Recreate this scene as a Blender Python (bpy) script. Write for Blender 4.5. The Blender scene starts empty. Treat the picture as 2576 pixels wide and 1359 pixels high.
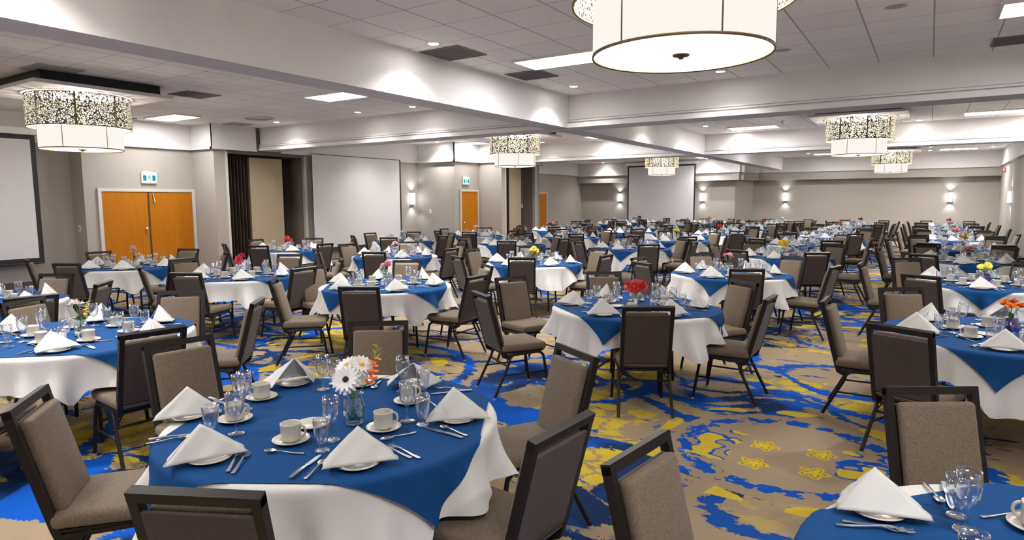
import bpy, bmesh, math, random
from mathutils import Vector, Matrix, noise as mnoise
random.seed(7)
PI = math.pi
sc = bpy.context.scene
COL = sc.collection
def R(a): return math.radians(a)

# ------------------------------------------------------------------ materials
class G:
    """small node-graph helper"""
    def __init__(s, name):
        s.m = bpy.data.materials.new(name); s.m.use_nodes = True
        s.t = s.m.node_tree; s.t.nodes.clear()
        s.out = s.t.nodes.new('ShaderNodeOutputMaterial')
    def n(s, typ, ins=None, **at):
        nd = s.t.nodes.new(typ)
        for k, v in at.items(): setattr(nd, k, v)
        for k, v in (ins or {}).items():
            i = nd.inputs[k]
            if hasattr(v, 'is_linked') or isinstance(v, bpy.types.NodeSocket): s.t.links.new(v, i)
            else: i.default_value = v
        return nd
    def M(s, op, a, b=0.0, c=None):
        d = {0: a, 1: b}
        if c is not None: d[2] = c
        return s.n('ShaderNodeMath', d, operation=op).outputs[0]
    def V(s, op, a, b=(0, 0, 0), scale=None):
        d = {0: a, 1: b}
        if scale is not None: d['Scale'] = scale
        return s.n('ShaderNodeVectorMath', d, operation=op).outputs[0]
    def noise(s, vec, scale, detail=2.0, rough=0.5, out=0):
        return s.n('ShaderNodeTexNoise', {'Vector': vec, 'Scale': scale, 'Detail': detail, 'Roughness': rough}).outputs[out]
    def mix(s, f, a, b):
        nd = s.t.nodes.new('ShaderNodeMix'); nd.data_type = 'RGBA'
        for i, v in ((0, f), (6, a), (7, b)):
            if isinstance(v, bpy.types.NodeSocket): s.t.links.new(v, nd.inputs[i])
            else: nd.inputs[i].default_value = v
        return nd.outputs[2]
    def step(s, x, e0, e1):
        return s.n('ShaderNodeMapRange', {0: x, 1: e0, 2: e1, 3: 0.0, 4: 1.0}, clamp=True).outputs[0]
    def obj(s): return s.n('ShaderNodeTexCoord').outputs['Object']
    def end(s, sh):
        s.t.links.new(sh, s.out.inputs[0]); return s.m
    def bsdf(s, col, rough=0.5, metal=0.0, bump=None, bstr=0.3, bdist=0.002, spec=0.5, sheen=0.0):
        d = {'Roughness': rough, 'Metallic': metal, 'Specular IOR Level': spec}
        p = s.n('ShaderNodeBsdfPrincipled', d)
        if isinstance(col, bpy.types.NodeSocket): s.t.links.new(col, p.inputs['Base Color'])
        else: p.inputs['Base Color'].default_value = col
        if sheen: p.inputs['Sheen Weight'].default_value = sheen
        if bump is not None:
            b = s.n('ShaderNodeBump', {'Height': bump, 'Strength': bstr, 'Distance': bdist})
            s.t.links.new(b.outputs[0], p.inputs['Normal'])
        return s.end(p.outputs[0])

def c4(r, g, b): return (r, g, b, 1.0)
def plain(name, col, rough=0.5, metal=0.0, spec=0.5, var=0.08, scale=30.0, bump=0.0):
    g = G(name); o = g.obj(); nz = g.noise(o, scale, 3)
    a = c4(*[x * (1 - var) for x in col]); b = c4(*[min(1, x * (1 + var)) for x in col])
    return g.bsdf(g.mix(nz, a, b), rough, metal, nz if bump else None, bump, 0.002, spec)
def emit(name, col, strength):
    g = G(name); e = g.n('ShaderNodeEmission', {'Color': c4(*col), 'Strength': strength}); return g.end(e.outputs[0])
def glassmat(name, tint=(0.97, 0.98, 0.99), edge=1.0, base=0.09):
    # thin clear glass: see-through in the middle, mirror-like towards the rims
    g = G(name)
    lw = g.n('ShaderNodeLayerWeight', {'Blend': 0.42}).outputs['Facing']
    f = g.M('MULTIPLY', g.M('POWER', lw, 1.7), edge); f = g.M('ADD', f, base)
    t = g.n('ShaderNodeBsdfTransparent', {'Color': c4(*tint)})
    gl = g.n('ShaderNodeBsdfGlossy', {'Color': c4(0.95, 0.97, 1.0), 'Roughness': 0.04})
    mx = g.n('ShaderNodeMixShader', {0: f, 1: t.outputs[0], 2: gl.outputs[0]})
    return g.end(mx.outputs[0])

def mat_wall():
    g = G('wall_covering'); o = g.obj()
    st = g.V('MULTIPLY', o, (1, 1, 0.35))
    nz = g.noise(st, 90, 3, 0.7); n2 = g.noise(o, 1.1, 2)
    c = g.mix(nz, c4(.310, .283, .255), c4(.405, .373, .338))
    c = g.mix(g.M('MULTIPLY', n2, .35), c, c4(.38, .35, .317))
    return g.bsdf(c, .75, bump=nz, bstr=.25, spec=.25)
def mat_ceiling():
    g = G('ceiling_tiles'); o = g.obj(); s = g.n('ShaderNodeSeparateXYZ', {0: o})
    nz = g.noise(o, 220, 2, .7)
    def line(x, off):
        f = g.M('FRACT', g.M('DIVIDE', g.M('ADD', x, off), .61))
        d = g.M('ABSOLUTE', g.M('SUBTRACT', f, .5))
        return g.M('GREATER_THAN', d, .487)
    l = g.M('MAXIMUM', line(s.outputs[0], 100 * .61 + .07), g.M('MULTIPLY', line(s.outputs[1], 100 * .61 + .1), .6))
    ti = g.V('FLOOR', g.V('DIVIDE', g.V('ADD', o, (61.07, 61.1, 0)), (.61, .61, 1)))
    wn = g.n('ShaderNodeTexWhiteNoise', {'Vector': ti}).outputs[0]
    c = g.mix(nz, c4(.84, .81, .765), c4(.95, .92, .87))
    c = g.mix(g.M('MULTIPLY', wn, .22), c, c4(.62, .60, .58))
    c = g.mix(g.M('MULTIPLY', l, .75), c, c4(.27, .25, .24))
    return g.bsdf(c, .9, bump=nz, bstr=.3, spec=.1)
def mat_fabric(name, a, b):
    g = G(name); o = g.obj(); nz = g.noise(o, 300, 2, .8); n2 = g.noise(o, 40, 3)
    f = g.M('ADD', g.M('MULTIPLY', g.step(nz, .35, .65), .75), g.M('MULTIPLY', n2, .25))
    return g.bsdf(g.mix(f, c4(*a), c4(*b)), .85, bump=nz, bstr=.5, bdist=.001, spec=.2, sheen=.1)
def mat_linen(name, a, b, sc_=300):
    g = G(name); o = g.obj(); nz = g.noise(o, sc_, 2, .7); n2 = g.noise(o, 7, 4, .6)
    h = g.M('ADD', g.M('MULTIPLY', nz, .15), n2)
    f = g.M('ADD', g.M('MULTIPLY', nz, .5), g.M('MULTIPLY', n2, .5))
    return g.bsdf(g.mix(f, c4(*a), c4(*b)), .85, bump=h, bstr=.55, bdist=.007, spec=.12)
def mat_wood(name, a, b):
    g = G(name); o = g.obj(); st = g.V('MULTIPLY', o, (6, 6, .5))
    nz = g.noise(st, 3.0, 5, .65); n2 = g.noise(o, 120, 2)
    c = g.mix(g.M('ADD', g.M('MULTIPLY', nz, .8), g.M('MULTIPLY', n2, .2)), c4(*a), c4(*b))
    return g.bsdf(c, .5, bump=nz, bstr=.05, spec=.25)
YW0 = R(33)
def mat_carpet():
    g = G('patterned_carpet'); o = g.obj()
    j = g.V('SUBTRACT', g.noise(g.V('MULTIPLY', o, (1, 1.6, 1)), 9.0, 4, .72, 1), (.5, .5, .5))
    w = g.V('SUBTRACT', g.noise(o, 1.1, 2, .5, 1), (.5, .5, .5))
    P = g.V('ADD', o, g.V('MULTIPLY', j, (.30, .15, 0)))          # ragged edges
    Q = g.V('ADD', P, g.V('MULTIPLY', w, (.75, .75, 0)))          # large sway
    fine = g.noise(o, 260, 2, .8)
    base = g.mix(g.noise(P, 1.3, 3), c4(.315, .236, .156), c4(.425, .328, .224))
    # yellow fields broken into petals
    yf = g.step(g.noise(Q, .62, 2), .555, .567)
    vor = g.n('ShaderNodeTexVoronoi', {'Vector': P, 'Scale': 4.6}, feature='DISTANCE_TO_EDGE').outputs[0]
    yl = g.M('MULTIPLY', yf, g.step(vor, .06, .075))
    # blue and navy ribbons
    rib = g.M('ABSOLUTE', g.M('SUBTRACT', g.noise(g.V('ADD', Q, (17, 5, 0)), .58, 1), .5))
    rb = g.M('LESS_THAN', rib, .019)
    rib2 = g.M('ABSOLUTE', g.M('SUBTRACT', g.noise(g.V('ADD', Q, (3, 41, 0)), .5, 1), .47))
    rb2 = g.M('LESS_THAN', rib2, .014)
    # crazed network of blue around taupe stones
    v2 = g.n('ShaderNodeTexVoronoi', {'Vector': g.V('MULTIPLY', Q, (1, 1.25, 1)), 'Scale': 2.1}, feature='DISTANCE_TO_EDGE').outputs[0]
    msk = g.step(g.noise(g.V('ADD', o, (9, 9, 0)), .42, 1), .535, .55)
    # medallions on a lattice
    mo = g.V('SUBTRACT', P, (-.74, 4.57, 0))
    md = g.V('SUBTRACT', g.V('MODULO', g.V('ADD', mo, (362.1, 362.1, 0)), (4.2, 4.2, 1)), (.9, .9, 0))
    mo2 = g.V('SUBTRACT', g.V('ADD', o, g.V('MULTIPLY', j, (.05, .03, 0))), (-.74, 4.57, 0))
    md2 = g.V('SUBTRACT', g.V('MODULO', g.V('ADD', mo2, (362.1, 362.1, 0)), (4.2, 4.2, 1)), (.9, .9, 0))
    sx = g.n('ShaderNodeSeparateXYZ', {0: md}); s2 = g.n('ShaderNodeSeparateXYZ', {0: md2})
    rr = g.M('SQRT', g.M('ADD', g.M('MULTIPLY', sx.outputs[0], sx.outputs[0]), g.M('MULTIPLY', sx.outputs[1], sx.outputs[1])))
    dn = g.V('SUBTRACT', md, (-1.12, -.55, 0)); dl = g.n('ShaderNodeVectorMath', {0: dn}, operation='LENGTH').outputs['Value']
    msk = g.M('MAXIMUM', msk, g.M('LESS_THAN', dl, .78))
    net = g.M('MULTIPLY', g.M('LESS_THAN', v2, .085), msk)
    bits = g.noise(o, 8.5, 2, .6)
    ring = g.M('MULTIPLY', g.M('LESS_THAN', g.M('ABSOLUTE', g.M('SUBTRACT', rr, .66)), .058), g.M('GREATER_THAN', bits, .475))
    disc = g.M('LESS_THAN', rr, .80)
    r2 = g.M('SQRT', g.M('ADD', g.M('MULTIPLY', s2.outputs[0], s2.outputs[0]), g.M('MULTIPLY', s2.outputs[1], s2.outputs[1])))
    a2 = g.M('ARCTAN2', s2.outputs[1], s2.outputs[0])
    sec = g.M('SUBTRACT', g.M('FRACT', g.M('ADD', g.M('MULTIPLY', a2, 9 / (2 * PI)), 100.2)), .5)
    e1 = g.M('DIVIDE', g.M('SUBTRACT', r2, .90), .085); e2 = g.M('DIVIDE', g.M('MULTIPLY', g.M('MULTIPLY', sec, r2), 2 * PI / 9), .20)
    ring2 = g.M('MULTIPLY', g.M('LESS_THAN', g.M('ADD', g.M('MULTIPLY', e1, e1), g.M('MULTIPLY', e2, e2)), 1.0), g.M('GREATER_THAN', g.noise(o, 1.4, 1), .47))
    chips = g.noise(o, 6.0, 1, .4)
    twig = g.M('MULTIPLY', g.M('LESS_THAN', g.M('ABSOLUTE', g.M('SUBTRACT', g.M('ABSOLUTE', sx.outputs[0]), .46)), .14), g.M('MULTIPLY', g.M('LESS_THAN', g.M('ABSOLUTE', g.M('ADD', sx.outputs[1], .05)), .30), g.M('GREATER_THAN', chips, .48)))
    ring3 = g.M('MULTIPLY', g.M('LESS_THAN', g.M('ABSOLUTE', g.M('SUBTRACT', rr, 1.20)), .06), g.M('GREATER_THAN', g.noise(g.V('ADD', o, (5, 2, 0)), .8, 1), .47))
    # small yellow blossoms inside the medallion
    pr_ = None
    for bx_, by_ in ((-.15, -.29), (-.15, .06), (.21, -.25), (.21, .10), (-.98, -1.02)):
        ux = g.M('SUBTRACT', s2.outputs[0], bx_); uy = g.M('SUBTRACT', s2.outputs[1], by_)
        q = g.M('SQRT', g.M('ADD', g.M('MULTIPLY', ux, ux), g.M('MULTIPLY', uy, uy)))
        q = g.M('SUBTRACT', q, g.M('MULTIPLY', g.M('COSINE', g.M('MULTIPLY', g.M('ARCTAN2', uy, ux), 5.0)), .020))
        pr_ = q if pr_ is None else g.M('MINIMUM', pr_, q)
    bl = g.M('LESS_THAN', pr_, .085)
    blc = g.M('MULTIPLY', g.M('LESS_THAN', pr_, .062), g.M('GREATER_THAN', pr_, .050))
    # yellow arms outside the ring
    navyn = g.step(g.noise(o, 1.0, 2), .50, .56)
    blue = g.mix(navyn, c4(.004, .105, .56), c4(.010, .035, .12))
    blue2 = g.mix(navyn, c4(.008, .08, .36), c4(.012, .035, .11))
    yel = g.mix(g.noise(o, 9, 3), c4(.55, .39, .028), c4(.80, .60, .07))
    nd = g.M('SUBTRACT', 1.0, disc)
    # thin navy dashes and mottled straw patches between the larger figures
    y2 = g.M('MULTIPLY', g.step(g.noise(g.V('ADD', Q, (31, 7, 0)), .75, 2), .50, .56), g.step(g.noise(g.V('MULTIPLY', o, (1, 1.8, 1)), 5.5, 3, .7), .47, .53))
    base = g.mix(g.M('MULTIPLY', y2, g.M('MULTIPLY', nd, .62)), base, c4(.50, .37, .10))
    rot = g.n('ShaderNodeMapping', {'Vector': o, 'Rotation': (0, 0, -YW0), 'Scale': (1, 3.2, 1)}).outputs[0]
    dash = g.M('MULTIPLY', g.M('GREATER_THAN', g.noise(rot, 2.6, 4, .62), .625), nd)
    base = g.mix(dash, base, g.mix(g.step(g.noise(o, .7, 1), .47, .53), c4(.012, .035, .11), c4(.005, .09, .46)))
    c = g.mix(g.M('MULTIPLY', yl, nd), base, yel)
    c = g.mix(g.M('MULTIPLY', net, nd), c, blue)
    c = g.mix(g.M('MULTIPLY', g.M('MAXIMUM', rb, 0), nd), c, blue)
    c = g.mix(g.M('MULTIPLY', rb2, nd), c, blue2)
    c = g.mix(ring3, c, blue)
    c = g.mix(ring2, c, yel)
    c = g.mix(ring, c, c4(.005, .09, .50))
    c = g.mix(twig, c, g.mix(g.M('GREATER_THAN', chips, .545), c4(.005, .09, .50), yel))
    c = g.mix(bl, c, yel)
    c = g.mix(blc, c, c4(.30, .19, .01))
    c = g.mix(g.M('MULTIPLY', fine, .30), c, c4(.02, .018, .016))
    return g.bsdf(c, .95, bump=fine, bstr=.6, bdist=.004, spec=.08)
def mat_perforated():
    g = G('perforated_shade'); o = g.obj()
    s = g.n('ShaderNodeSeparateXYZ', {0: o})
    a = g.M('ARCTAN2', s.outputs[1], s.outputs[0])
    v = g.n('ShaderNodeCombineXYZ', {0: g.M('MULTIPLY', a, .69), 1: s.outputs[2], 2: 0.0}).outputs[0]
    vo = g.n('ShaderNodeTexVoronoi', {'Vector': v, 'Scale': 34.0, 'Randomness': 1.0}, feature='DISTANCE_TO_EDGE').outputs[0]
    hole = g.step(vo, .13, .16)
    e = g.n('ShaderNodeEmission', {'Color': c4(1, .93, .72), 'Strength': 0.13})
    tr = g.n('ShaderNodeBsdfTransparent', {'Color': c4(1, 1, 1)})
    hole_glow = g.n('ShaderNodeMixShader', {0: .62, 1: e.outputs[0], 2: tr.outputs[0]})       # emission put in for the lit inside seen through the holes
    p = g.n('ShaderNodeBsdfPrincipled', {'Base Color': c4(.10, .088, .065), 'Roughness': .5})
    return g.end(g.n('ShaderNodeMixShader', {0: hole, 1: p.outputs[0], 2: hole_glow.outputs[0]}).outputs[0])

MT = dict(
    wall=mat_wall(), ceil=mat_ceiling(), carpet=mat_carpet(),
    white=plain('white_paint', (.645, .622, .615), .6, var=.02),
    lightfabric=mat_fabric('taupe_upholstery', (.080, .060, .044), (.255, .200, .150)),
    darkfabric=mat_fabric('dark_back_cloth', (.042, .032, .029), (.102, .078, .069)),
    frame=plain('dark_brown_metal', (.012, .0085, .008), .45, .0, .32, .15, 60),
    glide=plain('glide_plastic', (.35, .34, .32), .4),
    linen=mat_linen('white_tablecloth_linen', (.60, .59, .58), (.72, .71, .70)),
    napkin=mat_linen('white_napkin_linen', (.58, .575, .565), (.67, .66, .65), 500),
    blue=mat_linen('royal_blue_linen', (.005, .043, .150), (.009, .074, .235)),
    china=plain('ivory_china', (.60, .565, .495), .22, 0, .6, .02, 8),
    glass=glassmat('clear_glass'), vglass=glassmat('vase_glass', (.86, .93, .93), 1.0, .10),
    pglass=glassmat('purple_glass', (.55, .48, .80), .5, .10),
    steel=plain('stainless_steel', (.72, .72, .74), .22, 1.0, .5, .04, 20),
    base=plain('dark_baseboard', (.085, .066, .055), .5),
    door=mat_wood('oak_veneer', (.33, .108, .0012), (.49, .172, .002)),
    jamb=plain('door_frame_paint', (.55, .52, .48), .5),
    panel=mat_fabric('tan_partition_fabric', (.30, .235, .165), (.44, .36, .26)),
    fin=plain('partition_edge', (.009, .006, .004), .8, spec=.15),
    fin2=plain('partition_seal', (.075, .045, .022), .6, spec=.2),
    recess=plain('recess_paint', (.15, .125, .105), .8),
    screen=plain('screen_white', (.62, .605, .615), .8, var=.01, spec=.1),
    black=plain('black_border', (.012, .012, .012), .5),
    vent=plain('vent_grey', (.165, .155, .145), .7),
    venttile=plain('vent_tile', (.42, .40, .375), .7),
    led=emit('troffer_diffuser', (1, .985, .98), 8.5),
    spot=emit('downlight_lens', (1, .97, .92), 30.0),
    shade=emit('linen_shade_glow', (1, .95, .885), .185),
    diff=emit('lamp_diffuser_glow', (1, .985, .94), .225),
    sconce=emit('sconce_glow', (.97, .99, 1), 2.5),
    bronze=plain('bronze_trim', (.16, .12, .06), .4, .6),
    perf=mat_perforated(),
    signw=emit('exit_sign_white', (.93, .98, .98), .19), signt=emit('exit_sign_teal', (.02, .42, .45), .16),
    red=plain('alarm_red', (.30, .05, .03), .4),
    stem=plain('stem_green', (.13, .24, .04), .5), leaf=plain('leaf_green', (.10, .20, .035), .5),
    lime=plain('lime_bud', (.45, .55, .08), .5),
    plast=plain('white_plastic', (.78, .77, .74), .4),
    pebble=plain('dark_pebbles', (.03, .10, .12), .2),
    table=plain('dark_table_metal', (.03, .027, .028), .5), wood=plain('plywood_top', (.35, .24, .14), .6),
    salt=plain('salt_grains', (.8, .8, .78), .7),
)
PET = dict(white=(.85, .83, .84), red=(.62, .02, .03), magenta=(.70, .015, .10), pink=(.80, .32, .42), palepink=(.85, .60, .60),
           orange=(.85, .20, .012), yellow=(.80, .52, .02), lemon=(.80, .72, .08), mauve=(.42, .30, .36), peach=(.85, .38, .24), darkred=(.30, .03, .05))
for k, v in PET.items(): MT['p_' + k] = plain('petal_' + k, v, .6, var=.15, scale=40)
MT['eye'] = plain('flower_eye', (.30, .17, .02), .8); MT['darkeye'] = plain('flower_dark_eye', (.03, .015, .01), .8)
MT['yeye'] = plain('flower_yellow_eye', (.75, .45, .03), .8)

# ------------------------------------------------------------------ mesh building
class MB:
    def __init__(s): s.v = []; s.f = []; s.mi = []; s.cur = 0
    def add(s, vs, fs):
        b = len(s.v); s.v += [tuple(x) for x in vs]; s.f += [tuple(b + i for i in q) for q in fs]; s.mi += [s.cur] * len(fs)
    def box(s, lo, hi, M=None):
        x0, y0, z0 = lo; x1, y1, z1 = hi
        vs = [Vector(p) for p in ((x0, y0, z0), (x1, y0, z0), (x1, y1, z0), (x0, y1, z0), (x0, y0, z1), (x1, y0, z1), (x1, y1, z1), (x0, y1, z1))]
        if M is not None: vs = [M @ p for p in vs]
        s.add(vs, [(3, 2, 1, 0), (4, 5, 6, 7), (0, 1, 5, 4), (1, 2, 6, 5), (2, 3, 7, 6), (3, 0, 4, 7)]); return s
    def rbox(s, lo, hi, r, seg=3, M=None, puff=0.0):
        bm = bmesh.new(); bmesh.ops.create_cube(bm, size=1)
        c = [(a + b) / 2 for a, b in zip(lo, hi)]; d = [b - a for a, b in zip(lo, hi)]
        for v in bm.verts: v.co = Vector((v.co.x * d[0] + c[0], v.co.y * d[1] + c[1], v.co.z * d[2] + c[2]))
        bmesh.ops.bevel(bm, geom=bm.edges[:], offset=r, segments=seg, affect='EDGES', profile=.5)
        bm.verts.index_update()
        vs = [v.co.copy() for v in bm.verts]
        if M is not None: vs = [M @ p for p in vs]
        s.add(vs, [tuple(v.index for v in f.verts) for f in bm.faces]); bm.free(); return s
    def tube(s, pts, r, seg=8, cap=True):
        pts = [Vector(p) for p in pts]; rs = r if isinstance(r, (list, tuple)) else [r] * len(pts)
        vs = []; up = None
        for i, p in enumerate(pts):
            t = (pts[min(i + 1, len(pts) - 1)] - pts[max(i - 1, 0)]).normalized()
            if up is None:
                up = Vector((0, 0, 1)) if abs(t.z) < .9 else Vector((1, 0, 0))
            a = t.cross(up).normalized(); b = a.cross(t).normalized(); up = b
            for k in range(seg):
                th = 2 * PI * k / seg; vs.append(p + (a * math.cos(th) + b * math.sin(th)) * rs[i])
        fs = []
        for i in range(len(pts) - 1):
            for k in range(seg):
                k2 = (k + 1) % seg; fs.append((i * seg + k, i * seg + k2, (i + 1) * seg + k2, (i + 1) * seg + k))
        if cap: fs += [tuple(range(seg))[::-1], tuple((len(pts) - 1) * seg + k for k in range(seg))]
        s.add(vs, fs); return s
    def beam(s, pts, w, h):
        """square bar in planes of constant x, along a path in y/z"""
        vs = []; fs = []
        for i, p in enumerate(pts):
            p = Vector(p); a = Vector(pts[max(i - 1, 0)]); b = Vector(pts[min(i + 1, len(pts) - 1)])
            t = (b - a).normalized(); nrm = Vector((0, -t.z, t.y))
            for sx, sn in ((-1, -1), (1, -1), (1, 1), (-1, 1)): vs.append(p + Vector((sx * w / 2, 0, 0)) + nrm * (sn * h / 2))
        n = len(pts)
        for i in range(n - 1):
            for k in range(4):
                k2 = (k + 1) % 4; fs.append((i * 4 + k, i * 4 + k2, i * 4 + 4 + k2, i * 4 + 4 + k))
        fs += [(3, 2, 1, 0), tuple((n - 1) * 4 + k for k in range(4))]
        s.add(vs, fs); return s
    def lathe(s, prof, seg=24, c=(0, 0, 0), capb=False, capt=False):
        vs = []; fs = []
        for r, z in prof:
            for k in range(seg):
                th = 2 * PI * k / seg; vs.append((c[0] + r * math.cos(th), c[1] + r * math.sin(th), c[2] + z))
        for i in range(len(prof) - 1):
            for k in range(seg):
                k2 = (k + 1) % seg; fs.append((i * seg + k, i * seg + k2, (i + 1) * seg + k2, (i + 1) * seg + k))
        if capb: fs.append(tuple(range(seg))[::-1])
        if capt: fs.append(tuple((len(prof) - 1) * seg + k for k in range(seg)))
        s.add(vs, fs); return s
    def mat(s, i): s.cur = i; return s
    def mesh(s, name, mats, smooth=False, angle=None):
        me = bpy.data.meshes.new(name); me.from_pydata(s.v, [], s.f); 
        for m in (mats if isinstance(mats, (list, tuple)) else [mats]): me.materials.append(m)
        me.polygons.foreach_set('material_index', s.mi)
        bm = bmesh.new(); bm.from_mesh(me); bmesh.ops.recalc_face_normals(bm, faces=bm.faces[:])
        if angle is not None:
            for f in bm.faces: f.smooth = True
            for e in bm.edges:
                if len(e.link_faces) == 2 and e.calc_face_angle(0) > R(angle): e.smooth = False
        bm.to_mesh(me); bm.free()
        if smooth: me.polygons.foreach_set('use_smooth', [True] * len(me.polygons))
        me.update(); return me

def put(name, me, parent=None, loc=None, rz=None, M=None):
    o = bpy.data.objects.new(name, me); COL.objects.link(o)
    if parent is not None: o.parent = parent
    if M is not None: o.matrix_local = M
    else:
        if loc is not None: o.location = loc
        if rz is not None: o.rotation_euler = (0, 0, rz)
    return o
def tag(o, label, cat, group=None):
    o['label'] = label; o['category'] = cat
    if group: o['group'] = group
    return o
def empty(name, loc, rz=0.0): return put(name, None, None, loc, rz)
def struct(name, me, parent=None):
    o = put(name, me, parent)
    if parent is None: o['kind'] = 'structure'
    return o

# ------------------------------------------------------------------ camera
FPX, CX, CY, HC = 1610.0, 1288.0, 679.5, 1.73
PT, YW, RL = math.atan(173.5 / FPX), R(33.07), .005
FW = Vector((-math.sin(YW) * math.cos(PT), math.cos(YW) * math.cos(PT), -math.sin(PT)))
r0 = Vector((math.cos(YW), math.sin(YW), 0)); u0 = Vector((-math.sin(YW) * math.sin(PT), math.cos(YW) * math.sin(PT), math.cos(PT)))
RT = r0 * math.cos(RL) - u0 * math.sin(RL); UP = u0 * math.cos(RL) + r0 * math.sin(RL)
cd = bpy.data.cameras.new('camera'); cam = bpy.data.objects.new('camera', cd); COL.objects.link(cam)
Mx = Matrix((RT, UP, -FW)).transposed().to_4x4(); Mx.translation = Vector((0, 0, HC)); cam.matrix_world = Mx
cd.sensor_fit = 'HORIZONTAL'; cd.sensor_width = 36.0; cd.lens = FPX * 36.0 / 2576.0; cd.clip_start = .05; cd.clip_end = 200
sc.camera = cam
def in_view(x, y, z, m=0.0):
    q = Vector((x, y, z - HC)); Z = q.dot(FW)
    if Z < .15: return False
    u = q.dot(RT) / Z * FPX; v = q.dot(UP) / Z * FPX; m = m * FPX / Z
    return abs(u) < 1288 + m and abs(v) < 680 + m

# ------------------------------------------------------------------ room shell
ZB, ZC, ZW = 3.0, 3.56, 2.97
XR, YB, YF1, YF2 = 2.2, -3.5, 29.6, 31.0
LW = [(-15.5, YB), (-15.5, 6.46), (-14.95, 6.46), (-14.95, 8.88), (-14.07, 8.88), (-14.07, 9.22)]
LW2 = [(-14.07, 11.48), (-14.07, 15.98), (-12.53, 15.98), (-12.53, 17.3), (-11.65, 17.3), (-11.65, 17.55)]
LW3 = [(-11.65, 19.43), (-11.65, 19.7), (-15.0, 19.7), (-15.0, YF1)]
FW_ = [(-15.0, YF1), (-7.35, YF1), (-6.9, YF2), (XR, YF2)]
def wallrun(mb, pts, z0, z1, inn, out):
    """slabs along a polyline; the room lies to the right of the direction of travel; inn/out are offsets from the line"""
    prev = None
    for i, ((x0, y0), (x1, y1)) in enumerate(zip(pts, pts[1:])):
        d = Vector((x1 - x0, y1 - y0)); L = d.length; d /= L; n = Vector((d.y, -d.x))
        a = Vector((x0, y0)); b = Vector((x1, y1))
        ext = inn if inn > 0 else -.002
        if prev is not None and prev.x * d.y - prev.y * d.x > .01: a = a - d * ext
        if i + 2 < len(pts):
            nx = Vector((pts[i + 2][0] - x1, pts[i + 2][1] - y1)).normalized()
            if d.x * nx.y - d.y * nx.x > .01: b = b + d * (ext if ext < 0 else ext - .002)
        prev = d
        q = [a + n * inn, b + n * inn, b - n * out, a - n * out]
        vs = [(p.x, p.y, z) for z in (z0, z1) for p in q]
        mb.add(vs, [(3, 2, 1, 0), (4, 5, 6, 7), (0, 1, 5, 4), (1, 2, 6, 5), (2, 3, 7, 6), (3, 0, 4, 7)])
    return mb
mb = MB()
for run in (LW, LW2, LW3): wallrun(mb, run, 0, ZC, 0, .12)
struct('wall_left', mb.mesh('wall_left', MT['wall']))
mb = MB(); wallrun(mb, FW_, 0, ZC, 0, .15); struct('wall_far', mb.mesh('wall_far', MT['wall']))
mb = MB().box((XR, YB - .2, 0), (XR + .15, YF2 + .3, ZC)); struct('wall_right', mb.mesh('wall_right', MT['wall']))
mb = MB().box((-15.9, YB - .15, 0), (XR + .2, YB, ZC)); struct('wall_back', mb.mesh('wall_back', MT['wall']))
# pockets behind the wall for the folding partitions
mb = MB()
for (xo, xi, y0, y1) in ((-14.07, -15.5, 9.22, 11.48), (-11.65, -13.0, 17.55, 19.43)):
    mb.box((xi - .1, y0 - .1, 0), (xi, y1 + .1, ZC)); mb.box((xi, y0 - .1, 0), (xo - .13, y0 - .001, ZC)); mb.box((xi, y1 + .001, 0), (xo - .13, y1 + .1, ZC))
    mb.box((xi, y0, 2.9), (xo - .02, y1, ZC))
struct('wall_pocket', mb.mesh('wall_pocket', MT['recess']))
fl = MB(); fl.add([(-16.2, YB - .2, 0), (XR + .3, YB - .2, 0), (XR + .3, YF2 + .4, 0), (-16.2, YF2 + .4, 0)], [(0, 1, 2, 3)])
struct('floor', fl.mesh('floor', MT['carpet']))
struct('ceiling', MB().box((-16.2, YB - .2, ZC), (XR + .3, YF2 + .4, ZC + .1)).mesh('ceiling', MT['ceil']))
for i, run in enumerate((LW, LW2, LW3, FW_, [(XR, YF2), (XR, YB)])):
    nm = 'baseboard_' + ('left', 'left', 'left', 'far', 'right')[i]
    mb = MB(); wallrun(mb, run, 0, .13, .015, -.001); struct(nm, mb.mesh(nm, MT['base']))
# white bulkhead band between the wall covering and the ceiling, with its little ledge
def band(run, nm):
    mb = MB(); wallrun(mb, run, ZW + .05, ZC, .05, -.001); wallrun(mb, run, ZW, ZW + .05, .085, -.001)
    struct(nm, mb.mesh(nm, MT['white']))
band(LW[:-1] + [(-14.07, 10.0)], 'trim_1'); band([(-14.07, 10.7)] + LW2[1:-1] + [(-11.65, 18.1)], 'trim_2'); band([(-11.65, 18.75)] + LW3[1:], 'trim_3')
band([(XR, YF2), (XR, YB)], 'trim_4')
mb = MB(); wallrun(mb, FW_, 2.96, ZC, .50, -.001); wallrun(mb, FW_, 2.93, 2.96, .53, -.001); struct('trim_5', mb.mesh('trim_5', MT['white']))
mb = MB(); wallrun(mb, FW_, 2.60, 2.93, .45, -.001); struct('wall_far_soffit', mb.mesh('wall_far_soffit', MT['wall']))
# pale metal edge trims of the pockets
mb = MB()
for x, ys in ((-14.07, (9.20, 11.50)), (-11.65, (17.53, 19.45))):
    for y in ys: mb.box((x - .02, y - .03, 0), (x + .012, y + .03, 2.93))
struct('trim_6', mb.mesh('trim_6', MT['jamb']))
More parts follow.
